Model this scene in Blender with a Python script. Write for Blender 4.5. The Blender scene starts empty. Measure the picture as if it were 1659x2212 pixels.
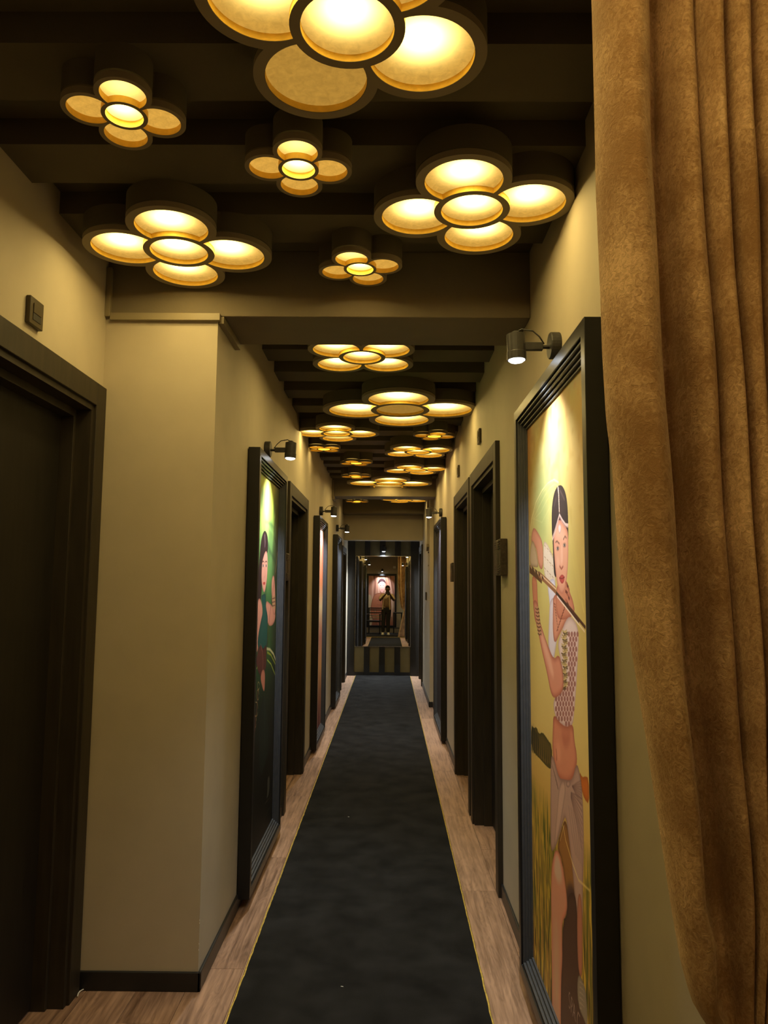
import bpy, bmesh, math, random
import numpy as np
from mathutils import Vector, Matrix
random.seed(7); np.random.seed(7)
PI = math.pi
S = bpy.context.scene
COL = S.collection

# ------------------------------------------------------------------ camera
F_PX, PITCH, ROLL, YAW, CAM_H = 1601.0, 0.0995, 0.00754, -0.00724, 1.5
cp, sp, cyw, syw = math.cos(PITCH), math.sin(PITCH), math.cos(YAW), math.sin(YAW)
FW = Vector((syw*cp, cyw*cp, sp)); R0 = Vector((cyw, -syw, 0)); U0 = R0.cross(FW)
RT = math.cos(ROLL)*R0 + math.sin(ROLL)*U0
UP = -math.sin(ROLL)*R0 + math.cos(ROLL)*U0
cd = bpy.data.cameras.new('camera'); cam = bpy.data.objects.new('camera', cd); COL.objects.link(cam)
cd.sensor_fit = 'VERTICAL'; cd.sensor_height = 36; cd.lens = F_PX/2212*36
cd.clip_start = 0.005; cd.clip_end = 100
M = Matrix((RT, UP, -FW)).transposed().to_4x4(); M.translation = Vector((0, 0, CAM_H))
cam.matrix_world = M
S.camera = cam

# ------------------------------------------------------------------ world, exposure, light levels
w = bpy.data.worlds.new('world'); S.world = w; w.use_nodes = True
w.node_tree.nodes['Background'].inputs[0].default_value = (1.0, .85, .6, 1)
w.node_tree.nodes['Background'].inputs[1].default_value = 0.004
S.view_settings.view_transform = 'Standard'; S.view_settings.look = 'None'
S.view_settings.gamma = 1; S.view_settings.use_curve_mapping = False
S.view_settings.exposure = 0.14
S.cycles.use_adaptive_sampling = True; S.cycles.adaptive_threshold = .07; S.cycles.adaptive_min_samples = 16
S.cycles.max_bounces = 6; S.cycles.diffuse_bounces = 3; S.cycles.glossy_bounces = 5
S.cycles.sample_clamp_indirect = 4.0; S.cycles.sample_clamp_direct = 0
S.cycles.use_denoising = True
WARM = (1.0, .74, .28); COOL = (.87, .94, 1.0)
P_DISC = .68       # watts of one lit panel of a medium flower lamp
P_SPOT = 80.0       # watts of one wall spotlight

# ------------------------------------------------------------------ pixel -> world (used only to lay flat prints and measured points out)
def ray(x, y): return FW*F_PX + RT*(x-829.5) - UP*(y-1106)
def onX(x, y, v): d = ray(x, y); return Vector((0, 0, CAM_H)) + d*(v/d.x)
def onY(x, y, v): d = ray(x, y); return Vector((0, 0, CAM_H)) + d*(v/d.y)
def onZ(x, y, v): d = ray(x, y); return Vector((0, 0, CAM_H)) + d*((v-CAM_H)/d.z)

# ------------------------------------------------------------------ materials
def lin(c):
    return tuple((v/255/12.92 if v/255 <= .04045 else ((v/255+.055)/1.055)**2.4) for v in c)
def mat(name, col, rough=.6, metal=0, noise=0, nscale=30, bump=0, bscale=200, spec=.5, coords='Object', stretch=None, sheen=0, coat=0):
    m = bpy.data.materials.new(name); m.use_nodes = True; nt = m.node_tree; b = nt.nodes['Principled BSDF']
    b.inputs['Base Color'].default_value = (*col, 1); b.inputs['Roughness'].default_value = rough
    b.inputs['Metallic'].default_value = metal; b.inputs['Specular IOR Level'].default_value = spec
    if sheen: b.inputs['Sheen Weight'].default_value = sheen; b.inputs['Sheen Roughness'].default_value = .4
    if coat: b.inputs['Coat Weight'].default_value = coat
    tc = nt.nodes.new('ShaderNodeTexCoord'); mp = nt.nodes.new('ShaderNodeMapping')
    if stretch: mp.inputs['Scale'].default_value = stretch
    nt.links.new(tc.outputs[coords], mp.inputs[0])
    if noise:
        n = nt.nodes.new('ShaderNodeTexNoise'); n.inputs['Scale'].default_value = nscale; n.inputs['Detail'].default_value = 6
        r = nt.nodes.new('ShaderNodeMapRange'); r.inputs[1].default_value = .3; r.inputs[2].default_value = .7
        r.inputs[3].default_value = 1-noise; r.inputs[4].default_value = 1+noise
        mx = nt.nodes.new('ShaderNodeMix'); mx.data_type = 'RGBA'; mx.blend_type = 'MULTIPLY'; mx.inputs[0].default_value = 1
        mx.inputs[6].default_value = (*col, 1)
        nt.links.new(mp.outputs[0], n.inputs['Vector']); nt.links.new(n.outputs[0], r.inputs[0])
        nt.links.new(r.outputs[0], mx.inputs[7]); nt.links.new(mx.outputs[2], b.inputs['Base Color'])
    if bump:
        n2 = nt.nodes.new('ShaderNodeTexNoise'); n2.inputs['Scale'].default_value = bscale; n2.inputs['Detail'].default_value = 4
        bp = nt.nodes.new('ShaderNodeBump'); bp.inputs['Strength'].default_value = bump; bp.inputs['Distance'].default_value = .003
        nt.links.new(mp.outputs[0], n2.inputs['Vector']); nt.links.new(n2.outputs[0], bp.inputs['Height']); nt.links.new(bp.outputs[0], b.inputs['Normal'])
    return m
def emit(name, col, strength):
    m = bpy.data.materials.new(name); m.use_nodes = True; b = m.node_tree.nodes['Principled BSDF']
    b.inputs['Base Color'].default_value = (.8, .8, .8, 1)
    b.inputs['Emission Color'].default_value = (*col, 1); b.inputs['Emission Strength'].default_value = strength
    return m
MT = {}
MT['wall'] = mat('wall_paint', (.47, .415, .315), .75, noise=.04, nscale=6, bump=.07, bscale=160, spec=.25)
MT['ceil'] = mat('ceiling_paint', (.110, .093, .060), .8, noise=.08, nscale=4, bump=.2, bscale=120, spec=.2)
MT['beam'] = mat('beam_paint', (.18, .152, .105), .75, noise=.06, nscale=5, bump=.2, bscale=120, spec=.2)
MT['olive'] = mat('panel_paint', (.20, .17, .09), .7, noise=.06, nscale=8, spec=.3)
MT['black'] = mat('black_lacquer', (.012, .0125, .014), .38, noise=.2, nscale=20, spec=.5)
MT['frame'] = mat('frame_lacquer', (.0105, .0110, .0125), .34, noise=.15, nscale=25, spec=.42)  # colour kept darker than the reeds for the shade on flat sides
MT['reed'] = mat('frame_reed_satin_lit', (.050, .054, .062), .45, noise=.12, nscale=30, spec=.6)  # frame black lightened in colour where spotlight falls on the reeds
MT['frame_side'] = mat('frame_flat_side', (.012, .011, .010), .6, spec=.3)
MT['door'] = mat('door_veneer', (.028, .022, .0145), .5, noise=.25, nscale=14, stretch=(4, 4, .4), spec=.35)
MT['doorleaf'] = mat('door_leaf', (.012, .010, .0078), .55, noise=.25, nscale=14, stretch=(4, 4, .4), spec=.3)
MT['plastic'] = mat('brown_plastic', (.06, .045, .022), .4, spec=.4)
MT['dark'] = mat('dark_recess', (.012, .010, .006), .6)
MT['spotblk'] = mat('spot_black_metal', (.035, .034, .034), .45, metal=.3, noise=.2, nscale=60)
MT['channel'] = mat('cable_channel', (.24, .20, .12), .5)
MT['carpet'] = mat('carpet_pile', (.0128, .0125, .0122), .95, noise=.6, nscale=6, bump=1.0, bscale=700, spec=.08, sheen=.05)
MT['gold_edge'] = mat('gold_binding', (.55, .40, .08), .45, metal=.35, noise=.3, nscale=60)
MT['band'] = mat('gold_leaf_wall', (.86, .56, .07), .5, noise=.12, nscale=40)
MT['rim'] = mat('lamp_taupe', (.26, .215, .14), .7, spec=.25)
MT['white'] = mat('white_plastic', (.8, .78, .72), .5)
MT['chrome'] = mat('chrome', (.8, .8, .8), .18, metal=1)
MT['carved'] = mat('carved_wood', (.045, .032, .02), .55, noise=.4, nscale=50, bump=.8, bscale=90)
MT['paint_chip'] = mat('bare_plaster', (.85, .82, .76), .8)

def wood():
    m = bpy.data.materials.new('oak_laminate'); m.use_nodes = True; nt = m.node_tree; b = nt.nodes['Principled BSDF']; N = nt.nodes.new; L = nt.links.new
    tc = N('ShaderNodeTexCoord'); oi = N('ShaderNodeObjectInfo')
    ad = N('ShaderNodeVectorMath'); ad.operation = 'ADD'
    sc = N('ShaderNodeVectorMath'); sc.operation = 'SCALE'; sc.inputs['Scale'].default_value = 37
    L(oi.outputs['Random'], sc.inputs[0]); L(tc.outputs['Object'], ad.inputs[0]); L(sc.outputs[0], ad.inputs[1])
    mp = N('ShaderNodeMapping'); mp.inputs['Scale'].default_value = (9, 1.3, 1); L(ad.outputs[0], mp.inputs[0])
    n1 = N('ShaderNodeTexNoise'); n1.inputs['Scale'].default_value = 1.6; n1.inputs['Detail'].default_value = 3; n1.inputs['Distortion'].default_value = 1.6
    L(mp.outputs[0], n1.inputs['Vector'])
    wv = N('ShaderNodeMath'); wv.operation = 'MULTIPLY'; wv.inputs[1].default_value = 48; L(n1.outputs[0], wv.inputs[0])
    sn = N('ShaderNodeMath'); sn.operation = 'SINE'; L(wv.outputs[0], sn.inputs[0])
    mp2 = N('ShaderNodeMapping'); mp2.inputs['Scale'].default_value = (70, 3.5, 1); L(ad.outputs[0], mp2.inputs[0])
    n2 = N('ShaderNodeTexNoise'); n2.inputs['Scale'].default_value = 1; n2.inputs['Detail'].default_value = 4; n2.inputs['Roughness'].default_value = .45; L(mp2.outputs[0], n2.inputs['Vector'])
    n3 = N('ShaderNodeTexNoise'); n3.inputs['Scale'].default_value = 5; L(ad.outputs[0], n3.inputs['Vector'])
    a1 = N('ShaderNodeMath'); a1.operation = 'MULTIPLY_ADD'; a1.inputs[1].default_value = .055; L(sn.outputs[0], a1.inputs[0]); L(n2.outputs[0], a1.inputs[2])
    a2 = N('ShaderNodeMath'); a2.operation = 'MULTIPLY_ADD'; a2.inputs[1].default_value = .35; L(n3.outputs[0], a2.inputs[0]); L(a1.outputs[0], a2.inputs[2])
    a3 = N('ShaderNodeMath'); a3.operation = 'MULTIPLY_ADD'; a3.inputs[1].default_value = .30; L(oi.outputs['Random'], a3.inputs[0]); L(a2.outputs[0], a3.inputs[2])
    cr = N('ShaderNodeValToRGB'); e = cr.color_ramp.elements
    e[0].position = .40; e[0].color = (.13, .070, .042, 1); e[1].position = 1.08; e[1].color = (.46, .285, .185, 1)
    L(a3.outputs[0], cr.inputs[0]); L(cr.outputs[0], b.inputs['Base Color'])
    b.inputs['Roughness'].default_value = .42; b.inputs['Specular IOR Level'].default_value = .4
    bp = N('ShaderNodeBump'); bp.inputs['Strength'].default_value = .12; bp.inputs['Distance'].default_value = .001
    L(n2.outputs[0], bp.inputs['Height']); L(bp.outputs[0], b.inputs['Normal'])
    return m
MT['wood'] = wood()
def velvet():
    m = bpy.data.materials.new('crushed_velvet'); m.use_nodes = True; nt = m.node_tree; b = nt.nodes['Principled BSDF']; N = nt.nodes.new; L = nt.links.new
    tc = N('ShaderNodeTexCoord')
    n = N('ShaderNodeTexNoise'); n.inputs['Scale'].default_value = 120; n.inputs['Detail'].default_value = 5; n.inputs['Roughness'].default_value = .7; n.inputs['Distortion'].default_value = 1.2
    n2 = N('ShaderNodeTexNoise'); n2.inputs['Scale'].default_value = 9; n2.inputs['Detail'].default_value = 2
    L(tc.outputs['Object'], n.inputs['Vector']); L(tc.outputs['Object'], n2.inputs['Vector'])
    a = N('ShaderNodeMath'); a.operation = 'MULTIPLY'; L(n.outputs[0], a.inputs[0]); L(n2.outputs[0], a.inputs[1])
    cr = N('ShaderNodeValToRGB'); e = cr.color_ramp.elements
    e[0].position = .17; e[0].color = (.36, .20, .085, 1); e[1].position = .42; e[1].color = (.80, .54, .30, 1)
    L(a.outputs[0], cr.inputs[0]); L(cr.outputs[0], b.inputs['Base Color'])
    b.inputs['Roughness'].default_value = .8; b.inputs['Sheen Weight'].default_value = .6; b.inputs['Sheen Roughness'].default_value = .35
    b.inputs['Sheen Tint'].default_value = (1, .8, .55, 1); b.inputs['Specular IOR Level'].default_value = .15
    bp = N('ShaderNodeBump'); bp.inputs['Strength'].default_value = .55; bp.inputs['Distance'].default_value = .004
    L(n.outputs[0], bp.inputs['Height']); L(bp.outputs[0], b.inputs['Normal'])
    return m
MT['velvet'] = velvet()
def plate_mat():
    """translucent gold leaf panel with an LED behind it: glow everywhere, brighter at the LED"""
    m = bpy.data.materials.new('gold_leaf_panel'); m.use_nodes = True; nt = m.node_tree; b = nt.nodes['Principled BSDF']; N = nt.nodes.new; L = nt.links.new
    tc = N('ShaderNodeTexCoord')
    def at(nm):
        a = N('ShaderNodeAttribute'); a.attribute_type = 'OBJECT'; a.attribute_name = nm; return a.outputs['Fac']
    cb = N('ShaderNodeCombineXYZ'); L(at('hx'), cb.inputs[0]); L(at('hy'), cb.inputs[1])
    sx = N('ShaderNodeSeparateXYZ'); L(tc.outputs['Object'], sx.inputs[0])
    c2 = N('ShaderNodeCombineXYZ'); L(sx.outputs[0], c2.inputs[0]); L(sx.outputs[1], c2.inputs[1])
    ds = N('ShaderNodeVectorMath'); ds.operation = 'DISTANCE'; L(c2.outputs[0], ds.inputs[0]); L(cb.outputs[0], ds.inputs[1])
    dv = N('ShaderNodeMath'); dv.operation = 'DIVIDE'; L(ds.outputs['Value'], dv.inputs[0]); L(at('hs'), dv.inputs[1])
    pw = N('ShaderNodeMath'); pw.operation = 'POWER'; pw.inputs[1].default_value = 2.0; L(dv.outputs[0], pw.inputs[0])
    ng = N('ShaderNodeMath'); ng.operation = 'MULTIPLY'; ng.inputs[1].default_value = -1; L(pw.outputs[0], ng.inputs[0])
    ex = N('ShaderNodeMath'); ex.operation = 'EXPONENT'; L(ng.outputs[0], ex.inputs[0])
    hot = N('ShaderNodeMath'); hot.operation = 'MULTIPLY'; L(ex.outputs[0], hot.inputs[0]); L(at('hi'), hot.inputs[1])
    n = N('ShaderNodeTexNoise'); n.inputs['Scale'].default_value = 45; n.inputs['Detail'].default_value = 8; n.inputs['Roughness'].default_value = .7; n.inputs['Distortion'].default_value = .6
    L(tc.outputs['Object'], n.inputs['Vector'])
    mr = N('ShaderNodeMapRange'); mr.inputs[1].default_value = .3; mr.inputs[2].default_value = .7; mr.inputs[3].default_value = .72; mr.inputs[4].default_value = 1.12
    L(n.outputs[0], mr.inputs[0])
    base = N('ShaderNodeVectorMath'); base.operation = 'SCALE'; base.inputs[0].default_value = (.57, .30, .047); L(mr.outputs[0], base.inputs['Scale'])
    base2 = N('ShaderNodeVectorMath'); base2.operation = 'SCALE'; L(base.outputs[0], base2.inputs[0]); L(at('gl'), base2.inputs['Scale'])
    hc = N('ShaderNodeVectorMath'); hc.operation = 'SCALE'; hc.inputs[0].default_value = (1.0, .74, .20); L(hot.outputs[0], hc.inputs['Scale'])
    sm = N('ShaderNodeVectorMath'); sm.operation = 'ADD'; L(base2.outputs[0], sm.inputs[0]); L(hc.outputs[0], sm.inputs[1])
    b.inputs['Base Color'].default_value = (.12, .07, .012, 1); b.inputs['Roughness'].default_value = .7; b.inputs['Specular IOR Level'].default_value = .1
    L(sm.outputs[0], b.inputs['Emission Color']); b.inputs['Emission Strength'].default_value = 1
    return m
MT['plate'] = plate_mat(); MT['plate'].cycles.emission_sampling = 'NONE'
def mirror_mat():
    m = bpy.data.materials.new('mirror_silver'); m.use_nodes = True; b = m.node_tree.nodes['Principled BSDF']
    b.inputs['Base Color'].default_value = (.92, .92, .90, 1); b.inputs['Metallic'].default_value = 1; b.inputs['Roughness'].default_value = 0.0
    return m
MT['mirror'] = mirror_mat()

# ------------------------------------------------------------------ geometry helpers
class MB:
    def __init__(s): s.v = []; s.f = []
    def box(s, x0, x1, y0, y1, z0, z1):
        x0, x1 = min(x0, x1), max(x0, x1); y0, y1 = min(y0, y1), max(y0, y1); z0, z1 = min(z0, z1), max(z0, z1)
        b = len(s.v)
        s.v += [(x, y, z) for z in (z0, z1) for y in (y0, y1) for x in (x0, x1)]
        s.f += [tuple(b+i for i in q) for q in ((0, 2, 3, 1), (4, 5, 7, 6), (0, 1, 5, 4), (2, 6, 7, 3), (0, 4, 6, 2), (1, 3, 7, 5))]
        return s
    def tube(s, pts, r, n=10, caps=True, closed=False):
        pts = [Vector(p) for p in pts]; rs = r if isinstance(r, (list, tuple)) else [r]*len(pts); b = len(s.v); m = len(pts)
        prev = None
        for i, p in enumerate(pts):
            t = (pts[min(i+1, m-1)] - pts[max(i-1, 0)]).normalized()
            if prev is None: a = t.orthogonal().normalized()
            else: a = (prev - t*prev.dot(t)).normalized()
            prev = a; c = t.cross(a)
            for k in range(n):
                q = 2*PI*k/n; s.v.append(tuple(p + (a*math.cos(q) + c*math.sin(q))*rs[i]))
        for i in range(m-1):
            for k in range(n):
                s.f.append((b+i*n+k, b+i*n+(k+1) % n, b+(i+1)*n+(k+1) % n, b+(i+1)*n+k))
        if caps:
            s.f.append(tuple(b+k for k in range(n))[::-1]); s.f.append(tuple(b+(m-1)*n+k for k in range(n)))
        return s
    def prism(s, poly, axis, a0, a1):
        """poly: list of 2D points; axis 'x','y','z' = extrusion direction"""
        b = len(s.v); n = len(poly)
        for a in (a0, a1):
            for p, q in poly:
                s.v.append({'x': (a, p, q), 'y': (p, a, q), 'z': (p, q, a)}[axis])
        s.f.append(tuple(range(b, b+n))); s.f.append(tuple(range(b+2*n-1, b+n-1, -1)))
        for i in range(n): s.f.append((b+i, b+n+i, b+n+(i+1) % n, b+(i+1) % n))
        return s
    def mesh(s, name):
        me = bpy.data.meshes.new(name); me.from_pydata(s.v, [], s.f)
        bm = bmesh.new(); bm.from_mesh(me); bmesh.ops.recalc_face_normals(bm, faces=bm.faces); bm.to_mesh(me); bm.free()
        return me
def link(name, me, m, parent=None, loc=None, smooth=False, bev=0, seg=2):
    o = bpy.data.objects.new(name, me); COL.objects.link(o)
    if m is not None and not me.materials: me.materials.append(m)
    if parent is not None: o.parent = parent
    if loc: o.location = loc
    if smooth:
        for p in me.polygons: p.use_smooth = True
    if bev:
        md = o.modifiers.new('bevel', 'BEVEL'); md.width = bev; md.segments = seg; md.limit_method = 'ANGLE'
        for p in me.polygons: p.use_smooth = True
        md2 = o.modifiers.new('wn', 'WEIGHTED_NORMAL')
    return o
def obj(name, mb, m, parent=None, **k): return link(name, mb.mesh(name), m, parent, **k)
def tag(o, label, cat, group=None):
    o['label'] = label; o['category'] = cat
    if group: o['group'] = group
    return o
def thing(name, label, cat, loc=(0, 0, 0), rz=0, group=None):
    o = bpy.data.objects.new(name, None); COL.objects.link(o); o.location = loc; o.rotation_euler = (0, 0, rz); o.empty_display_size = .05
    return tag(o, label, cat, group)
def struct(name, mb, m, label=None, **k):
    o = obj(name, mb, m, **k); o['kind'] = 'structure'
    if label: o['label'] = label
    return o
def structE(name, loc=(0, 0, 0), label=None):
    o = bpy.data.objects.new(name, None); COL.objects.link(o); o.location = loc; o['kind'] = 'structure'
    if label: o['label'] = label
    return o

# ------------------------------------------------------------------ room
WLN, WL, WR, WRP = -1.155, -.70, .565, .52       # wall planes: near left, corridor left, right, right pier
YP, YB, YBACK, YREAR = 2.91, 3.26, 12.65, -1.75
ZR, ZT, ZB = 2.78, 2.86, 2.583                     # batten underside, ceiling, beam underside
DOORS = {  # n: (wall face X, side, y0, y1 of the opening, top)
    1: (WLN, -1, 1.88, 2.80, 2.185), 2: (WL, -1, 5.10, 6.10, 2.12), 3: (WL, -1, 10.95, 11.75, 2.0),
    4: (WR, 1, 3.85, 4.88, 2.16), 5: (WR, 1, 5.14, 6.13, 2.16), 6: (WRP, 1, 11.45, 12.25, 2.05)}
T = .22
def wall_run(mb, x, side, y0, y1, openings):
    xa, xb = (x-T, x) if side < 0 else (x, x+T)
    y = y0
    for (a, b, top) in sorted(openings):
        mb.box(xa, xb, y, a, 0, ZT); mb.box(xa, xb, a, b, top, ZT); y = b
    mb.box(xa, xb, y, y1, 0, ZT)
mb = MB(); wall_run(mb, WLN, -1, YREAR, YP, [DOORS[1][2:5]])
mb.box(WLN-T, WL-T, YP, YP+T, 0, ZT)
wall_run(mb, WL, -1, YP, YBACK+.15, [DOORS[2][2:5], DOORS[3][2:5]])
struct('wall_left', mb, MT['wall'])
mb = MB(); wall_run(mb, WR, 1, YREAR, 9.44, [DOORS[4][2:5], DOORS[5][2:5]]); wall_run(mb, WRP, 1, 9.44, YBACK+.15, [DOORS[6][2:5]])
struct('wall_right', mb, MT['wall'])
struct('wall_rear', MB().box(WLN-T, WR+T, YREAR-.15, YREAR, 0, ZT), MT['wall'])
wb = struct('wall_back', MB().box(WL-.05, WRP+.05, YBACK, YBACK+.15, 0, ZT), MT['olive'])
for a, b in ((-.70, -.578), (-.412, -.318), (-.157, -.06), (.10, .20), (.366, .52)):
    obj('slat', MB().box(a, b, YBACK-.022, YBACK, 0.0, 2.6), MT['black'], wb, bev=.003)
for i in range(5): pass
obj('floor_rail', MB().box(-.578, .366, YBACK-.018, YBACK, 0, .06), MT['black'], wb)
# ceiling and its battens
cl = struct('ceiling', MB().box(WLN-T, WR+T, YREAR-.15, YBACK+.15, ZT, ZT+.1), MT['ceil'])
near = [1.639+.4075*k for k in range(-8, 3)]
far = [3.93+.4225*k for k in range(0, 12)]
far2 = [9.48+.4225*k for k in range(0, 4)]
for y in near: obj('batten', MB().box(WLN, WR, y, y+.21, ZR, ZT), MT['ceil'], cl)
for y in far+far2:
    if y+.21 > 8.946 and y < 9.26: continue
    if y+.21 > 11.05: continue
    obj('batten', MB().box(WL, WR if y < 9.2 else WRP, y, y+.21, ZR, ZT), MT['ceil'], cl)
struct('trim_1', MB().box(WLN, WR, YP-.003, YP+.004, ZB, ZT).box(WL, WR, YP+.004, YB, ZB, ZT), MT['beam'], label='painted ceiling beam level with the left pier', bev=.004)
struct('trim_2', MB().box(WL, WR, 8.946, 9.261, ZB, ZT), MT['beam'], label='second ceiling beam far down the corridor', bev=.004)
struct('trim_3', MB().box(WL, WRP, 11.05, 11.4, ZB, ZT), MT['beam'], label='third ceiling beam in front of the header', bev=.004)
struct('trim_4', MB().box(WL, WRP, 11.4, 11.6, 2.20, ZT), MT['wall'], label='header wall above the end of the corridor', bev=.004)
struct('trim_5', MB().box(WL, WRP, 11.6, YBACK, 2.62, ZT), MT['ceil'], label='lowered ceiling over the mirror alcove')

# floor: base slab and individual laminate planks where they show
fl = struct('floor', MB().box(WLN-T, WR+T, YREAR-.15, YBACK+.15, -.12, -.008), MT['dark'])
PW, PL = .1833, 1.2
full = MB().box(.0008, PW-.0008, .0008, PL-.0008, -.008, 0).mesh('plank'); full.materials.append(MT['wood'])
rng = random.Random(3)
offs = {3: .045, 2: .0}
for r in range(-11, 3):
    x0 = .54 + PW*(r-0) - PW*0
    x1 = x0+PW
    if x0 >= .76 or (x0 > -.50 and x1 < .34): continue      # hidden under the runner
    off = {-1: .245, 0: .83, -6: .085, -7: .67, -8: .30, -9: .9, -10: .5}.get(r, rng.random()*PL)
    y = off - PL
    ya0, ya1 = 1.1, YBACK
    if x1 <= WL+.001: ya1 = YP+.0 if x0 < WL-.03 else YBACK
    while y < ya1:
        a, b = max(y, ya0), min(y+PL, ya1)
        if b-a > .02:
            if r in (0,) :           # strip that runs into the door recesses on the right
                xx1 = .78
            else: xx1 = x1
            if xx1 == x1 and b-a > PL-.001:
                link('plank', full, None, fl, loc=(x0, y, 0))
            else:
                obj('plank', MB().box(.0008, xx1-x0-.0008, 0.0008, b-a-.0008, -.008, 0), MT['wood'], fl, loc=(x0, a, 0))
        y += PL
# planks reaching under the left doors
for (ya, yb) in ((4.9, 6.2), (10.9, 11.8)):
    obj('plank', MB().box(-.93, -.745, ya, yb, -.008, 0), MT['wood'], fl)

# baseboards
def bb(name, segs, cl=None):
    m = MB()
    for s in segs: m.box(*s)
    return struct(name, m, MT['black'], bev=.003)
bh, bt = .068, .012
bb('baseboard_left', [(WLN, WLN+bt, YREAR, 1.79, 0, bh), (WLN, WLN+bt, 2.892, YP, 0, bh), (WLN, WL+bt, YP-bt, YP, 0, bh),
                      (WL, WL+bt, YP-bt, 5.01, 0, bh), (WL, WL+bt, 6.19, 10.86, 0, bh), (WL, WL+bt, 11.84, YBACK, 0, bh)])
bb('baseboard_right', [(WR-bt, WR, YREAR, 3.76, 0, bh), (WR-bt, WR, 4.97, 5.05, 0, bh), (WR-bt, WR, 6.22, 9.44, 0, bh), (WRP-bt, WR, 9.44-bt, 9.44, 0, bh), (WRP-bt, WRP, 9.44-bt, 11.36, 0, bh), (WRP-bt, WRP, 12.34, YBACK, 0, bh)])

# doors ----------------------------------------------------------------
def door(n, name_label, handle_near=False):
    x, sd, y0, y1, top = DOORS[n]
    s = -sd                                   # direction out of the wall
    d = structE('door_%d' % n, (x, (y0+y1)/2, 0), name_label)
    Y = (y0+y1)/2
    def P(a, b, c, e, z0, z1): return MB().box(a*s, b*s, c-Y, e-Y, z0, z1)
    cw = .09
    m = P(-.02, .024, y0-cw, y0, 0, top+cw); m2 = P(-.02, .024, y1, y1+cw, 0, top+cw); m3 = P(-.02, .024, y0, y1, top, top+cw)
    obj('casing', m, MT['door'], d, bev=.003); obj('casing', m2, MT['door'], d, bev=.003); obj('casing', m3, MT['door'], d, bev=.003)
    jm = P(-.20, .012, y0, y0+.022, 0, top); jm.box(-.20*s, .012*s, y1-.022-Y, y1-Y, 0, top); jm.box(-.20*s, .012*s, y0+.022-Y, y1-.022-Y, top-.022, top)
    obj('jamb', jm, MT['door'], d)
    st = P(-.20, -.045, y0+.022, y0+.04, 0, top-.022); st.box(-.20*s, -.045*s, y1-.04-Y, y1-.022-Y, 0, top-.022); st.box(-.20*s, -.045*s, y0+.04-Y, y1-.04-Y, top-.052, top-.022)
    obj('door_stop', st, MT['door'], d, bev=.002)
    lf = obj('door_leaf', P(-.135, -.095, y0+.04, y1-.04, .012, top-.052), MT['doorleaf'], d, bev=.002)
    # hinges and handle
    ya, yb = (y0+.10, y1-.05)
    hz = 1.02
    h = MB().box(-.095*s, -.088*s, ya-.02-Y, ya+.02-Y, hz-.11, hz+.11)
    h.tube([(-.09*s, ya-Y, hz+.03), (-.045*s, ya-Y, hz+.03), (-.042*s, ya-Y+.02, hz+.03), (-.042*s, ya-Y+.12, hz+.03)], .009, 10)
    obj('handle', h, MT['spotblk'], lf, smooth=False)
    return d
door(1, 'dark brown door with stepped casing on the near left wall')
door(2, 'dark brown door on the left between the two framed prints')
door(3, 'dark door at the far left end of the corridor')
door(4, 'near dark brown door of the pair on the right wall')
door(5, 'far dark brown door of the pair on the right wall')
door(6, 'dark door on the right beside the end mirror')

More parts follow.
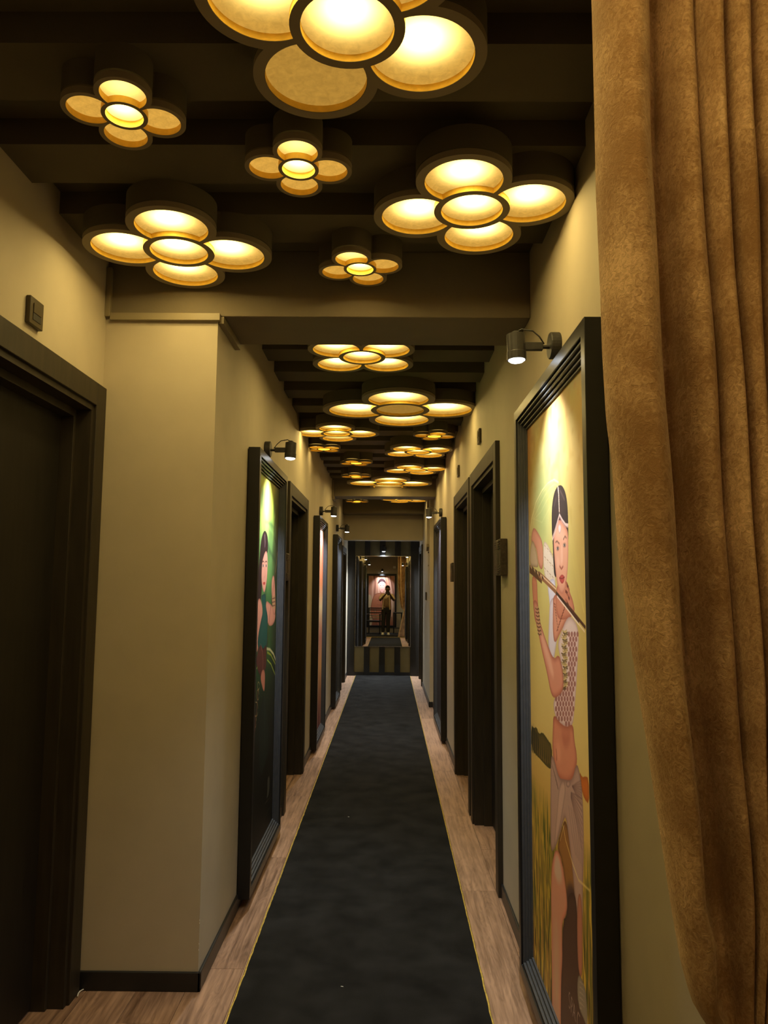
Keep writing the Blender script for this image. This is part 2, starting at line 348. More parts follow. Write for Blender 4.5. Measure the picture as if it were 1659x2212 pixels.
# ------------------------------------------------------------------ flat printed pictures
class Canvas:
    def __init__(s, W, H, tx):
        s.W, s.H = W*2, H*2; s.tx = tx; s.a = np.zeros((s.H, s.W, 3), np.float32)
        yy, xx = np.mgrid[0:s.H, 0:s.W]; s.xx = (xx+.5)/s.W; s.yy = (yy+.5)/s.H
    def T(s, pts): return [s.tx(*p) for p in pts]
    def mask(s, pts, raw=False, pad=0):
        """returns (window slices, mask in that window)"""
        P = np.array(pts if raw else s.T(pts), float) * (s.W, s.H)
        y0, y1 = int(np.clip(P[:, 1].min()-pad, 0, s.H-1)), int(np.clip(P[:, 1].max()+2+pad, 1, s.H))
        x0, x1 = int(np.clip(P[:, 0].min()-pad, 0, s.W-1)), int(np.clip(P[:, 0].max()+2+pad, 1, s.W))
        y1, x1 = max(y1, y0+1), max(x1, x0+1)
        yc = np.arange(y0, y1)+.5; xc = np.arange(x0, x1)+.5; m = np.zeros((len(yc), len(xc)), bool); n = len(P)
        for i in range(n):
            (xa, ya), (xb, yb) = P[i], P[(i+1) % n]
            if ya == yb: continue
            r0, r1 = int(max(0, math.ceil(min(ya, yb)-.5-y0))), int(min(len(yc), math.ceil(max(ya, yb)-.5-y0)))
            if r1 <= r0: continue
            xs = xa+(yc[r0:r1]-ya)*(xb-xa)/(yb-ya)
            m[r0:r1] ^= xc[None, :] > xs[:, None]
        return (slice(y0, y1), slice(x0, x1)), m
    def smooth(s, pts, n=2):
        for _ in range(n):
            q = []
            for i in range(len(pts)):
                a, b = pts[i], pts[(i+1) % len(pts)]
                q += [(.75*a[0]+.25*b[0], .75*a[1]+.25*b[1]), (.25*a[0]+.75*b[0], .25*a[1]+.75*b[1])]
            pts = q
        return pts
    @staticmethod
    def blur(m, r):
        m = m.astype(np.float32)
        for ax in (0, 1):
            for _ in range(2):
                k = max(1, int(r)); p = np.pad(m, [(k+1, k) if a == ax else (0, 0) for a in (0, 1)], mode='edge')
                c = np.cumsum(p, axis=ax)
                m = (np.take(c, range(2*k+1, c.shape[ax]), ax) - np.take(c, range(0, c.shape[ax]-2*k-1), ax))/(2*k+1)
        return m
    def put(s, m, col, alpha=1.0, w=(slice(None), slice(None))):
        col = np.array(col, np.float32)/255 if not isinstance(col, np.ndarray) else col
        k = (m.astype(np.float32)*alpha)[..., None]; s.a[w] = s.a[w]*(1-k)+col*k
    def poly(s, pts, col, shade=None, r=10, soft=0, sm=2, alpha=1.0):
        w, m = s.mask(s.smooth(pts, sm), pad=soft*4+4); m = m.astype(np.float32)
        if soft: m = s.blur(m, soft)
        s.put(m, col, alpha, w)
        if shade is not None:                      # darker printed contour along the edges of a form
            e = np.clip((1-s.blur(m, r))*1.7, 0, 1)*m
            s.put(e, shade, .75, w)
        return m
    def line(s, pts, col, wd, alpha=1.0, soft=0, taper=False):
        P = s.T(pts); q = []
        Pw = [(x*s.W, y*s.H) for x, y in P]
        L, R = [], []
        n = len(Pw)
        for i in range(n):
            a, b = Pw[max(0, i-1)], Pw[min(n-1, i+1)]
            dx, dy = b[0]-a[0], b[1]-a[1]; l = math.hypot(dx, dy) or 1
            ww = wd*(1-.85*i/(n-1)) if taper else wd
            L.append(((Pw[i][0]-dy/l*ww)/s.W, (Pw[i][1]+dx/l*ww)/s.H)); R.append(((Pw[i][0]+dy/l*ww)/s.W, (Pw[i][1]-dx/l*ww)/s.H))
        w, m = s.mask(L+R[::-1], raw=True, pad=soft*4+3); m = m.astype(np.float32)
        if soft: m = s.blur(m, soft)
        s.put(m, col, alpha, w)
    def grad(s, stops):
        out = np.zeros_like(s.a); ys = np.array([t[0] for t in stops])
        for c in range(3): out[..., c] = np.interp(s.yy, ys, [t[1][c]/255 for t in stops])
        s.a = out
    def noise(s, sx, sy, seed):
        r = np.random.RandomState(seed); g = r.rand(sy+2, sx+2)
        X = s.xx*sx; Y = s.yy*sy; xi = X.astype(int); yi = Y.astype(int); fx = X-xi; fy = Y-yi
        fx = fx*fx*(3-2*fx); fy = fy*fy*(3-2*fy)
        return (g[yi, xi]*(1-fx)+g[yi, xi+1]*fx)*(1-fy)+(g[yi+1, xi]*(1-fx)+g[yi+1, xi+1]*fx)*fy
    def image(s, name):
        a = s.a.reshape(s.H//2, 2, s.W//2, 2, 3).mean((1, 3)); a = np.clip(a, 0, 1)[::-1]
        im = bpy.data.images.new(name, s.W//2, s.H//2)
        px = np.ones((s.H//2, s.W//2, 4), np.float32); px[..., :3] = a
        im.pixels.foreach_set(px.ravel()); im.update(); im.pack()
        return im
def print_mat(name, im):
    m = bpy.data.materials.new(name); m.use_nodes = True; nt = m.node_tree; b = nt.nodes['Principled BSDF']
    t = nt.nodes.new('ShaderNodeTexImage'); t.image = im; t.extension = 'EXTEND'
    nt.links.new(t.outputs[0], b.inputs['Base Color']); b.inputs['Roughness'].default_value = .5; b.inputs['Specular IOR Level'].default_value = .3
    return m

FR = {  # frame: (wall x, side, y near, y far, z0, z1, front depth)
    'R1': (WR, 1, 1.88, 2.97, .055, 2.205, .060), 'L1': (WL, -1, 3.60, 4.60, .045, 2.178, .062),
    'L2': (WL, -1, 6.80, 7.72, .035, 2.143, .062), 'L3': (WL, -1, 9.19, 10.06, .03, 2.135, .062),
    'R2': (WR, 1, 7.26, 8.45, .03, 2.18, .058)}
BRD = .088
def canvas_for(key, W, H):
    x, sd, y0, y1, z0, z1, dep = FR[key]; xp = x - sd*.022
    ya, yb, za, zb = y0+BRD-.01, y1-BRD+.01, z0+BRD-.01, z1-BRD+.01
    def tx(px, py):
        p = onX(px, py, xp); u = (p.y-ya)/(yb-ya)
        if sd > 0: u = 1-u
        return (u, (zb-p.z)/(zb-za))
    return Canvas(W, H, tx)

def paint_sword():
    c = canvas_for('R1', 420, 960)
    A = lambda P: [(1120+x/6.9125, 1020+y/6.9125) for x, y in P]
    B = lambda P: [(1120+x/6.144, 1300+y/6.144) for x, y in P]
    Cc = lambda P: [(1130+x/6.506, 1640+y/6.506) for x, y in P]
    D = lambda P: [(1110+x/6.9125, 1940+y/6.9125) for x, y in P]
    c.grad([(0, (196, 156, 84)), (.12, (214, 188, 118)), (.3, (208, 190, 112)), (.55, (210, 182, 112)), (.66, (196, 160, 88)), (.72, (170, 138, 62)), (1, (146, 110, 54))])
    n1 = c.noise(9, 26, 1); n2 = c.noise(26, 60, 2); n3 = c.noise(5, 6, 3)
    up = np.clip(1-c.yy/.28, 0, 1)
    c.put(np.clip((n1-.45)*2.2, 0, 1)*up, (236, 214, 140), .8)
    c.put(np.clip((n3-.55)*3, 0, 1)*np.clip(1-c.yy/.4, 0, 1), (150, 172, 110), .75)
    c.put(np.clip((n2-.6)*3, 0, 1)*up, (168, 132, 58), .6)
    c.put(np.exp(-((c.xx-.02)/.10)**2)*np.clip(1-c.yy/.3, 0, 1), (170, 104, 50), .7)
    c.put(np.exp(-((c.xx-.28)/.16)**2-((c.yy-.17)/.10)**2), (168, 184, 120), .8)
    c.put(np.exp(-((c.xx-.95)/.22)**2)*np.clip(1-c.yy/.6, 0, 1), (206, 152, 66), .6)
    # field of reeds
    fld = np.clip((c.yy-.66)/.06, 0, 1)
    st = c.noise(90, 40, 5); st2 = c.noise(140, 16, 6)
    c.put(np.clip((st2-.45)*3, 0, 1)*fld, (74, 84, 34), .85); c.put(np.clip((st-.55)*4, 0, 1)*fld, (206, 170, 66), .75); c.put(np.clip((c.noise(110, 22, 8)-.6)*4, 0, 1)*np.clip((c.yy-.75)/.1, 0, 1), (36, 34, 20), .8)
    # tree line left and the bush right
    c.poly(B([(170, 1630), (205, 1680), (240, 1660), (270, 1760), (320, 1730), (370, 1800), (400, 1850), (440, 1900), (445, 2212), (400, 2212), (300, 2100), (170, 1960)]), (98, 82, 40), (50, 52, 26), 12, sm=1)
    c.poly(B([(170, 1640), (210, 1700), (270, 1780), (280, 1990), (170, 1960)]), (52, 50, 34), soft=2, sm=1)
    c.poly(Cc([(790, 160), (830, 260), (870, 240), (920, 260), (930, 640), (860, 560), (820, 420)]), (190, 104, 42), (150, 80, 34), 10, sm=1)
    for k in range(30):
        x = 178+k*9; y0_ = 1640+k*9+30*math.sin(k*2.3); c.line(B([(x, y0_+330-k*2), (x+5, y0_+120), (x+3, y0_-10)]), [(84, 72, 38), (58, 58, 32), (120, 92, 48)][k % 3], 5, .85, soft=1, taper=True)
    # light trails of the sword swing
    for k, (dx, dy, wd, al) in enumerate(((0, 0, 2.6, .9), (18, 22, 1.2, .6), (45, 70, 1.5, .5), (70, 150, 1.2, .4), (90, 300, 1.0, .4))):
        c.line(A([(165+dx*.3, 950), (195+dx*.5, 700), (260+dx, 450+dy), (350+dx, 275+dy), (440+dx*.8, 160+dy), (530+dx*.4, 108+dy), (600, 150+dy)]), (244, 230, 160), wd, al, soft=1)
    for k in range(5):
        c.line(A([(740, 480+k*60), (800, 900+k*90), (900, 1500+k*80), (980, 2100)]), (236, 220, 130), 1.0, .35, soft=1)
    sk, sh, hi = (214, 146, 118), (150, 76, 58), (240, 186, 160)
    # raised arm, sleeve, blouse left
    c.poly(A([(370, 1030), (420, 1050), (480, 1170), (535, 1320), (550, 1560), (560, 1900), (470, 2000), (430, 1680), (370, 1460)]), (226, 206, 186), (170, 140, 120), 8)
    for k in range(14):
        x, y = 385+(k % 4)*38, 1090+k*42
        c.line(A([(x, y), (x+24, y+26), (x+14, y+60)]), (160, 122, 92), 1.6, .7)
    c.poly(A([(430, 1640), (550, 1560), (560, 1990), (540, 2300), (480, 2300), (470, 2000)]), (222, 214, 226), (170, 160, 180), 8)
    c.poly(A([(188, 1000), (210, 850), (240, 828), (290, 900), (362, 1040), (372, 1350), (352, 1470), (300, 1400), (270, 1150), (240, 1100), (200, 1060)]), sk, sh, 9)
    c.poly(A([(195, 1020), (230, 1040), (262, 1160), (285, 1300), (300, 1420), (250, 1420), (170, 1400), (172, 1200)]), (198, 170, 138), (120, 88, 60), 8)
    c.poly(A([(195, 1530), (276, 1580), (282, 1800), (292, 2000), (325, 2260), (245, 2260), (215, 1900)]), (206, 132, 98), sh, 9)
    # torso
    c.poly(B([(416, -60), (560, -60), (560, 200), (500, 570), (470, 780), (440, 760), (400, 620), (395, 500), (405, 250)]), (220, 206, 214), (168, 140, 146), 10)
    c.poly(B([(460, -120), (700, -120), (735, 110), (650, 220), (560, 400), (480, 575), (455, 400), (458, 100)]), sk, sh, 12)
    c.poly(A([(556, 1640), (722, 1600), (765, 1800), (810, 1900), (850, 2110), (720, 2200), (560, 2200)]), (206, 132, 104), sh, 10)
    c.poly(B([(640, 215), (700, 195), (780, 300), (802, 450), (792, 650), (782, 900), (762, 1200), (742, 1450), (722, 1640), (640, 1672), (540, 1600), (470, 1480), (463, 1270), (600, 1180), (590, 950), (545, 700), (520, 560), (560, 420)]), (222, 196, 190), (170, 130, 124), 10)
    for r in range(19):
        for k in range(9):
            x = 480+k*38+(r % 2)*19; y = 430+r*66
            if y > 1640 - abs(x-640)*.6: continue
            lx = 545 if y < 1150 else 470
            if x < lx+20 or x > 790-(y-400)*.06 or (560 < x < 665 and y < 1150): continue
            c.poly(B([(x-15, y-32), (x+13, y-36), (x+15, y+32), (x-13, y+36)]), (150, 92, 84), sm=1, alpha=.85)
    for k in range(26):
        y = 380+k*30; x = 612+12*math.sin(k*1.7)
        c.line(B([(x-34, y), (x, y+16), (x+30, y-6), (x+34, y+24), (x-20, y+30)]), [(196, 168, 100), (92, 70, 36), (160, 130, 70)][k % 3], 2.0, .9)
    for k in range(10):
        c.line(B([(470+k*6, 20+k*38), (490+k*4, 40+k*38)]), (120, 62, 46), 2.2, .8); c.line(B([(640-k*13, 20+k*38), (615-k*12, 45+k*38)]), (120, 62, 46), 2.2, .8)
    # near arm
    c.poly(B([(188, -20), (250, -20), (272, 200), (305, 330), (382, 560), (468, 775), (535, 690), (578, 850), (597, 1000), (597, 1170), (520, 1268), (440, 1272), (380, 950), (310, 650), (270, 450), (225, 250)]), (212, 142, 118), (146, 70, 54), 12)
    c.poly(B([(300, 380), (350, 500), (440, 800), (480, 1000), (440, 1000), (360, 720), (300, 500)]), hi, soft=8, alpha=.6)
    for k in range(16):
        y = 60+k*24; x = 232+k*2.4
        c.line(B([(x-12, y), (x+12, y+18), (x+34, y+4), (x+40, y+30)]), [(190, 156, 110), (84, 60, 36)][k % 2], 2.0, .9)
    # face, hair, headpiece
    c.poly(A([(498, 900), (495, 600), (513, 400), (548, 260), (598, 195), (652, 195), (702, 300), (727, 450), (740, 650), (745, 900), (740, 1300), (620, 1500), (535, 1600), (520, 1300), (510, 1000)]), (58, 44, 46), (34, 26, 28), 8)
    c.poly(A([(524, 960), (560, 790), (615, 690), (680, 790), (735, 860), (744, 1000), (744, 1250), (735, 1450), (720, 1600), (700, 1740), (655, 1832), (608, 1780), (570, 1640), (547, 1400), (527, 1150)]), (226, 162, 134), (178, 100, 80), 11)
    c.poly(A([(640, 880), (690, 900), (700, 1000), (660, 1010), (620, 980), (560, 980), (560, 900)]), hi, soft=10, alpha=.7)
    c.poly(A([(560, 1250), (610, 1270), (620, 1400), (580, 1450)]), hi, soft=8, alpha=.6)
    c.poly(A([(632, 1080), (656, 1080), (668, 1330), (640, 1400), (626, 1330)]), (238, 184, 158), soft=4, alpha=.8)
    c.line(A([(612, 1400), (640, 1445), (668, 1405)]), (140, 70, 56), 3.0, .8, soft=1)
    for ex, ey in ((586, 1135), (686, 1085)):
        c.poly(A([(ex-30, ey+6), (ex, ey-34), (ex+30, ey+4), (ex, ey+44)]), (96, 70, 60), soft=2, alpha=.8)
        c.poly(A([(ex-22, ey+6), (ex, ey-22), (ex+22, ey+4), (ex, ey+30)]), (226, 208, 200))
        c.poly(A([(ex-9, ey-14), (ex+9, ey-14), (ex+10, ey+22), (ex-8, ey+22)]), (50, 40, 38))
    c.line(A([(552, 1050), (575, 1028), (612, 1070)]), (96, 60, 50), 2.2, .85, soft=1); c.line(A([(668, 1010), (694, 955), (716, 985)]), (96, 60, 50), 2.2, .85, soft=1)
    c.poly(A([(606, 1570), (650, 1520), (690, 1560), (680, 1640), (650, 1670), (620, 1630)]), (196, 84, 78), (150, 52, 50), 4)
    c.line(A([(608, 1578), (650, 1590), (690, 1566)]), (120, 40, 40), 1.8, .9)
    c.line(A([(508, 1000), (540, 900), (575, 780), (612, 640), (650, 720), (700, 790), (742, 800)]), (232, 196, 186), 6.5, .95)
    c.line(A([(512, 985), (542, 890), (578, 775), (612, 660), (650, 735), (700, 810), (740, 830)]), (150, 104, 96), 2.0, .8)
    c.line(A([(588, 215), (600, 330), (604, 450), (610, 600)]), (250, 224, 204), 4.2, .95)
    for k in range(12): c.line(A([(594+k*1.3, 230+k*32), (606+k*1.3, 246+k*32)]), (170, 120, 100), 1.4, .8)
    c.poly(A([(590, 800), (614, 760), (640, 800), (636, 870), (614, 930), (594, 880)]), (236, 202, 196), (160, 110, 104), 4)
    c.line(A([(620, 270), (690, 420)]), (150, 126, 116), 2.5, .5, soft=2); c.line(A([(530, 520), (560, 380)]), (150, 126, 116), 2.5, .4, soft=2)
    # neck ornaments
    for k in range(9): c.line(A([(700+(k % 3)*22, 1640+k*44), (735+(k % 3)*14, 1680+k*44)]), [(170, 96, 74), (96, 46, 36)][k % 2], 4.5, .8)
    # sword
    c.line(A([(165, 1440), (260, 1520), (350, 1600)]), (96, 62, 40), 15, 1.0); c.line(A([(300, 1520), (430, 1640), (560, 1770)]), (150, 100, 66), 11, 1.0)
    c.line(A([(340, 1540), (560, 1745)]), (238, 198, 160), 3.0, .9); c.line(A([(560, 1800), (720, 1990), (905, 2230)]), (64, 40, 32), 6.0, 1.0); c.line(B([(640, 30), (890, 345)]), (84, 50, 36), 5.0, 1.0)
    c.line(A([(575, 1850), (740, 2060), (900, 2270)]), (240, 214, 206), 3.0, .95); c.line(B([(580, 10), (740, 220), (880, 400)]), (248, 220, 190), 2.4, .85)
    for k in range(8): c.line(A([(180+k*24, 1400+k*22), (205+k*24, 1440+k*22)]), [(210, 170, 120), (60, 40, 30)][k % 2], 4, .9)
    # belly and skirt
    c.poly(B([(463, 1480), (540, 1600), (640, 1672), (726, 1610), (742, 1850), (772, 2000), (776, 2130)])+Cc([(745, 100), (700, 260), (640, 330), (560, 310), (500, 260), (440, 80)])+B([(448, 1950), (456, 1700)]), (204, 132, 104), (150, 76, 58), 14)
    c.poly(B([(560, 1700), (640, 1760), (690, 1700), (680, 1900), (600, 1950)]), (168, 92, 74), soft=10, alpha=.5)
    c.poly(B([(500, 1850), (560, 1900), (560, 2150), (500, 2100)]), (226, 160, 130), soft=10, alpha=.5)
    c.line(B([(500, 1950), (508, 2040), (505, 2110)]), (130, 60, 44), 2.5, .7, soft=1)
    c.poly(Cc([(560, 900), (600, 850), (650, 1100), (700, 1500), (740, 1900), (790, 2300), (610, 2300), (600, 1800), (550, 1400), (470, 1250)]), (150, 104, 58), (84, 52, 36), 12)
    c.poly(Cc([(600, 1750), (720, 1750), (800, 2300), (600, 2300)]), (84, 62, 56), soft=10)
    c.poly(Cc([(388, -80), (432, -20), (500, 262), (560, 282), (660, 300), (702, 260), (750, 40), (795, 180), (832, 450), (852, 900), (852, 1400), (838, 1900), (842, 2300), (770, 2300), (722, 1900), (690, 1500), (640, 1100), (600, 800), (570, 850), (490, 1150), (430, 1290), (386, 1290), (384, 600)]), (176, 142, 130), (122, 90, 84), 12)
    for k in range(9):
        c.line(Cc([(670, 470+k*8), (740, 500+k*42), (830, 560+k*90)]), (112, 82, 76), 2.2, .6, soft=1); c.line(Cc([(690, 380), (760, 330+k*26), (820, 300+k*44)]), (112, 82, 76), 1.8, .5, soft=1)
    for k in range(6): c.line(Cc([(395+k*14, 40+k*60), (450+k*10, 220+k*40), (490, 420)]), (124, 94, 84), 2.0, .55, soft=1)
    c.poly(Cc([(500, 420), (540, 300), (580, 300), (600, 450), (570, 640), (530, 900), (470, 1180), (440, 1270), (450, 1000), (480, 700)]), (190, 156, 142), (128, 96, 88), 8)
    c.poly(Cc([(604, 320), (640, 296), (668, 330), (650, 400), (610, 390)]), (186, 152, 140), (110, 80, 74), 5)
    for k in range(5): c.line(Cc([(640+k*30, 650+k*30), (680+k*30, 1000), (740+k*22, 1350+k*40)]), (132, 104, 98), 2.2, .6, soft=1)
    c.line(Cc([(560, 930), (600, 1150), (690, 1450), (780, 1700), (940, 1850)]), (236, 206, 130), 3.2, .6, soft=1)
    c.line(Cc([(520, 1150), (560, 980), (580, 930)]), (226, 190, 110), 2.6, .5, soft=1)
    c.poly(D([(720, 320), (800, 280), (800, -80), (945, -80), (952, 1000), (1095, 1800), (1100, 2600), (690, 2600)]), (84, 60, 50), (60, 40, 34), 14)
    c.poly(Cc([(440, 1300), (470, 1275), (505, 1300), (560, 1500), (600, 1800), (618, 1960), (622, 2080)])+D([(792, 180), (770, 290), (722, 345), (722, 700), (727, 900), (702, 1300), (700, 2600), (575, 2600), (570, 1300), (560, 700), (560, 200)])+Cc([(392, 1960), (394, 1700), (402, 1500)]), (206, 138, 114), (146, 80, 62), 12)
    c.poly(Cc([(450, 1330), (500, 1340), (560, 1700), (500, 1760), (430, 1600)]), (224, 178, 160), soft=9, alpha=.7)
    c.poly(D([(600, 300), (660, 300), (670, 1500), (620, 1600)]), (222, 152, 126), soft=9, alpha=.6)
    c.poly(D([(940, -60), (1020, -60), (1032, 1250), (950, 1085)]), (176, 116, 94), (130, 80, 64), 8)
    c.poly(D([(950, 1080), (1060, 1300), (1095, 1600), (1120, 2600), (1300, 2600), (1080, 1880), (950, 1600)]), (140, 126, 112), (110, 98, 84), 6)
    for k in range(16): c.line(D([(980+(k % 3)*30, 1250+k*26), (1010+(k % 3)*20, 1262+k*26)]), (168, 152, 140), 1.8, .7)
    c.a *= np.interp(c.yy, [0, .12, .3, .6, 1], [.95, .92, 1.02, 1.18, 1.42])[..., None].astype(np.float32)  # brightens print downwards, making up for light falloff in its picked colours
    # lettering in thin script capitals
    wc = (226, 196, 184); E_ = lambda P: [(1200+x/18.43, 2100+y/18.43) for x, y in P]
    c.line(E_([(580, 880), (552, 808), (530, 900), (545, 1080), (578, 1230), (585, 1380), (555, 1445), (522, 1330)]), wc, 1.5)
    c.line(E_([(632, 990), (625, 1200), (622, 1600)]), wc, 1.8); c.line(E_([(632, 990), (690, 1130), (692, 1230), (660, 1370), (640, 1380)]), wc, 1.3)
    c.line(E_([(690, 1760), (730, 1420), (738, 1260)]), wc, 1.6); c.line(E_([(738, 1260), (760, 1500), (765, 1750), (800, 1980)]), wc, 2.0); c.line(E_([(715, 1590), (762, 1640)]), wc, 1.2)
    c.line(E_([(975, 1770), (900, 1590), (868, 1750), (862, 1980), (880, 2220), (930, 2400)]), wc, 1.8)
    return c.image('print_sword_dancer')

def paint_forest():
    c = canvas_for('L1', 360, 860)
    E_ = lambda P: [(540+x/5.53, 1000+y/5.53) for x, y in P]
    G = lambda P: [(540+x/5.53, 1380+y/5.53) for x, y in P]
    c.grad([(0, (150, 140, 52)), (.07, (176, 196, 76)), (.18, (128, 176, 96)), (.35, (66, 116, 66)), (.5, (40, 80, 44)), (.62, (26, 46, 34)), (.75, (16, 22, 20)), (1, (16, 15, 16))])
    for k in range(4):
        c.put(np.clip((c.noise(10, 14, 20+k)-.55)*3, 0, 1)*np.clip(1-c.yy/.6, 0, 1), [(190, 224, 110), (40, 70, 44), (96, 150, 84), (24, 44, 34)][k], .6)
    c.put(np.exp(-((c.xx-.42)/.16)**2-((c.yy-.10)/.07)**2), (228, 244, 130), .8)
    c.put(np.clip((c.xx-.72)/.2, 0, 1)*np.clip(1.2-c.yy, 0, 1), (44, 44, 30), .85)
    c.line(E_([(330, 520), (300, 700), (285, 850), (320, 1000)]), (30, 40, 28), 9, .7, soft=6)
    c.line(E_([(180, 700), (250, 730), (290, 780), (310, 900)]), (50, 84, 56), 6, .5, soft=6); c.line(E_([(200, 880), (230, 1040), (290, 1150), (330, 1250)]), (40, 64, 46), 10, .5, soft=8)
    for k in range(9): c.line(E_([(210+k*9, 720+k*14), (222+k*9, 780+k*14)]), (150, 196, 108), 3, .6, soft=2)
    sk, sh = (226, 156, 134), (150, 84, 72)
    c.poly(E_([(40, 2212), (55, 1900), (72, 1690), (85, 1560), (92, 1400), (110, 1200), (125, 1000), (145, 860), (178, 800), (206, 850), (216, 950), (214, 1080), (150, 1180), (142, 1400), (140, 1560), (120, 1700), (100, 1900)]), (44, 24, 26), (26, 14, 16), 8)
    c.line(E_([(175, 850), (182, 950), (178, 1010)]), (150, 120, 130), 6, .8, soft=3)
    c.poly(E_([(72, 1720), (112, 1590), (150, 1700), (150, 1850), (112, 1960), (100, 2260), (56, 2260), (64, 1950)]), sk, sh, 8)
    c.poly(E_([(185, 1630), (250, 1690), (300, 1750), (306, 1860), (272, 1944), (222, 1950), (200, 1850)]), sk, sh, 8)
    c.poly(E_([(268, 1350), (290, 1342), (300, 1500), (308, 1790), (280, 1830), (262, 1640), (256, 1450)]), sk, sh, 6)
    for k in range(7): c.line(E_([(266, 1600+k*22), (300, 1590+k*22)]), [(196, 170, 110), (90, 70, 44)][k % 2], 3, .8)
    c.poly(E_([(148, 1160), (190, 1032), (212, 1100), (210, 1300), (196, 1450), (172, 1566), (150, 1500), (136, 1400), (140, 1250)]), (232, 164, 142), (170, 96, 82), 8)
    for ex in (158, 193):
        c.poly(E_([(ex-11, 1228), (ex, 1206), (ex+11, 1228), (ex, 1250)]), (230, 214, 204)); c.poly(E_([(ex-5, 1212), (ex+5, 1212), (ex+5, 1244), (ex-5, 1244)]), (40, 24, 22))
        c.line(E_([(ex-13, 1188), (ex, 1172), (ex+11, 1186)]), (50, 24, 22), 2.4, .9)
    c.poly(E_([(152, 1436), (168, 1418), (186, 1432), (168, 1466)]), (196, 66, 66), sm=2); c.line(E_([(176, 1240), (182, 1340), (172, 1372)]), (180, 104, 90), 2.2, .7, soft=1)
    c.poly(E_([(130, 1590), (160, 1570), (190, 1560), (186, 1700), (216, 1850), (204, 2000), (212, 2240), (100, 2240), (88, 2120), (128, 1900), (160, 1760)]), (24, 84, 78), (10, 44, 44), 10)
    for k in range(6): c.line(E_([(160+k*6, 1700), (150+k*9, 1950), (110+k*16, 2212)]), (70, 140, 128), 1.6, .5, soft=1)
    c.line(E_([(332, 1040), (300, 1320), (250, 1700), (212, 2050), (196, 2240)]), (110, 50, 44), 3.4, .95); c.line(E_([(326, 1060), (318, 1190), (302, 1310)]), (196, 180, 130), 3.0, .7)
    c.poly(G([(72, 260), (100, 120), (128, 60), (160, 140), (195, 40), (196, 350), (172, 380), (140, 470), (90, 380)]), (96, 50, 46), (54, 28, 28), 8)
    c.line(G([(128, 60), (148, 150), (156, 260), (150, 380)]), (220, 150, 130), 2, .8)
    c.poly(G([(146, 360), (182, 380), (176, 600), (166, 640), (142, 560), (124, 470)]), (214, 138, 118), sh, 7)
    c.line(G([(200, 118), (240, 128), (280, 180), (308, 262)]), (236, 226, 170), 7, .9, soft=2); c.line(G([(205, 160), (250, 190), (306, 310)]), (176, 186, 60), 5, .9, soft=2)
    c.line(G([(205, 250), (250, 300), (300, 430)]), (190, 206, 84), 4, .9, soft=1); c.line(G([(62, 400), (75, 360), (90, 340)]), (170, 196, 84), 3, .8, soft=1)
    for (x, y, rx, ry) in ((102, 560, 12, 45), (94, 670, 14, 60), (74, 840, 22, 85), (62, 990, 14, 68)):
        c.line(G([(x+rx*math.cos(t), y+ry*math.sin(t)) for t in np.linspace(.4, 6.2, 18)]), (206, 178, 116), 2.0, .9)
    c.line(G([(96, 600), (84, 800), (70, 960), (46, 1240)]), (150, 70, 60), 5, .8, soft=2)
    c.poly(G([(168, 640), (190, 800), (240, 1280), (180, 1500), (120, 1700), (100, 1100), (130, 800)]), (24, 42, 40), (14, 22, 22), 10)
    c.line(G([(170, 650), (182, 850), (172, 1260)]), (96, 130, 122), 2.4, .6, soft=1); c.line(G([(190, 880), (225, 1080), (246, 1290)]), (80, 110, 104), 2.2, .5, soft=1)
    # folded card motif near the bottom
    H = lambda P: [(560+x/18.43, 1660+y/18.43) for x, y in P]
    c.poly(H([(420, 250), (330, 400), (325, 900), (280, 1250), (400, 1000)]), (96, 98, 96), sm=1, alpha=.8); c.line(H([(480, 950), (400, 1200), (220, 1400), (200, 1800), (180, 2300)]), (98, 84, 80), 2.6, .7)
    c.line(H([(490, 960), (510, 1150), (330, 1400), (340, 1800)]), (84, 78, 70), 2.0, .6); c.line(H([(500, 1400), (330, 1700), (230, 2000)]), (78, 82, 78), 3, .6)
    return c.image('print_forest_archer')

def paint_drapes(key, seed, cols, dark=.0):
    c = canvas_for(key, 200, 480); c.grad(cols)
    n = c.noise(16, 3, seed); n2 = c.noise(40, 4, seed+1)
    c.put(np.clip((n-.5)*3, 0, 1), (255, 232, 214), .35); c.put(np.clip((n2-.55)*3, 0, 1), (96, 44, 36), .35)
    if dark: c.put(np.ones_like(c.xx), (24, 24, 28), dark)
    if key == 'R2': c.put(np.clip((.72-c.xx)/.12, 0, 1), (38, 38, 44), .92)
    if key == 'L2': c.put(np.clip((.20-c.xx)/.14, 0, 1)*np.clip(.5-c.yy, 0, 1)*2, (250, 226, 214), .8)
    if key == 'L3': c.put(np.clip((.16-c.xx)/.06, 0, 1)*np.clip((c.yy-.3)/.1, 0, 1), (200, 150, 136), .8); c.put(np.clip((c.xx-.2)/.1, 0, 1), (40, 40, 46), .7)
    return c.image('print_'+key)

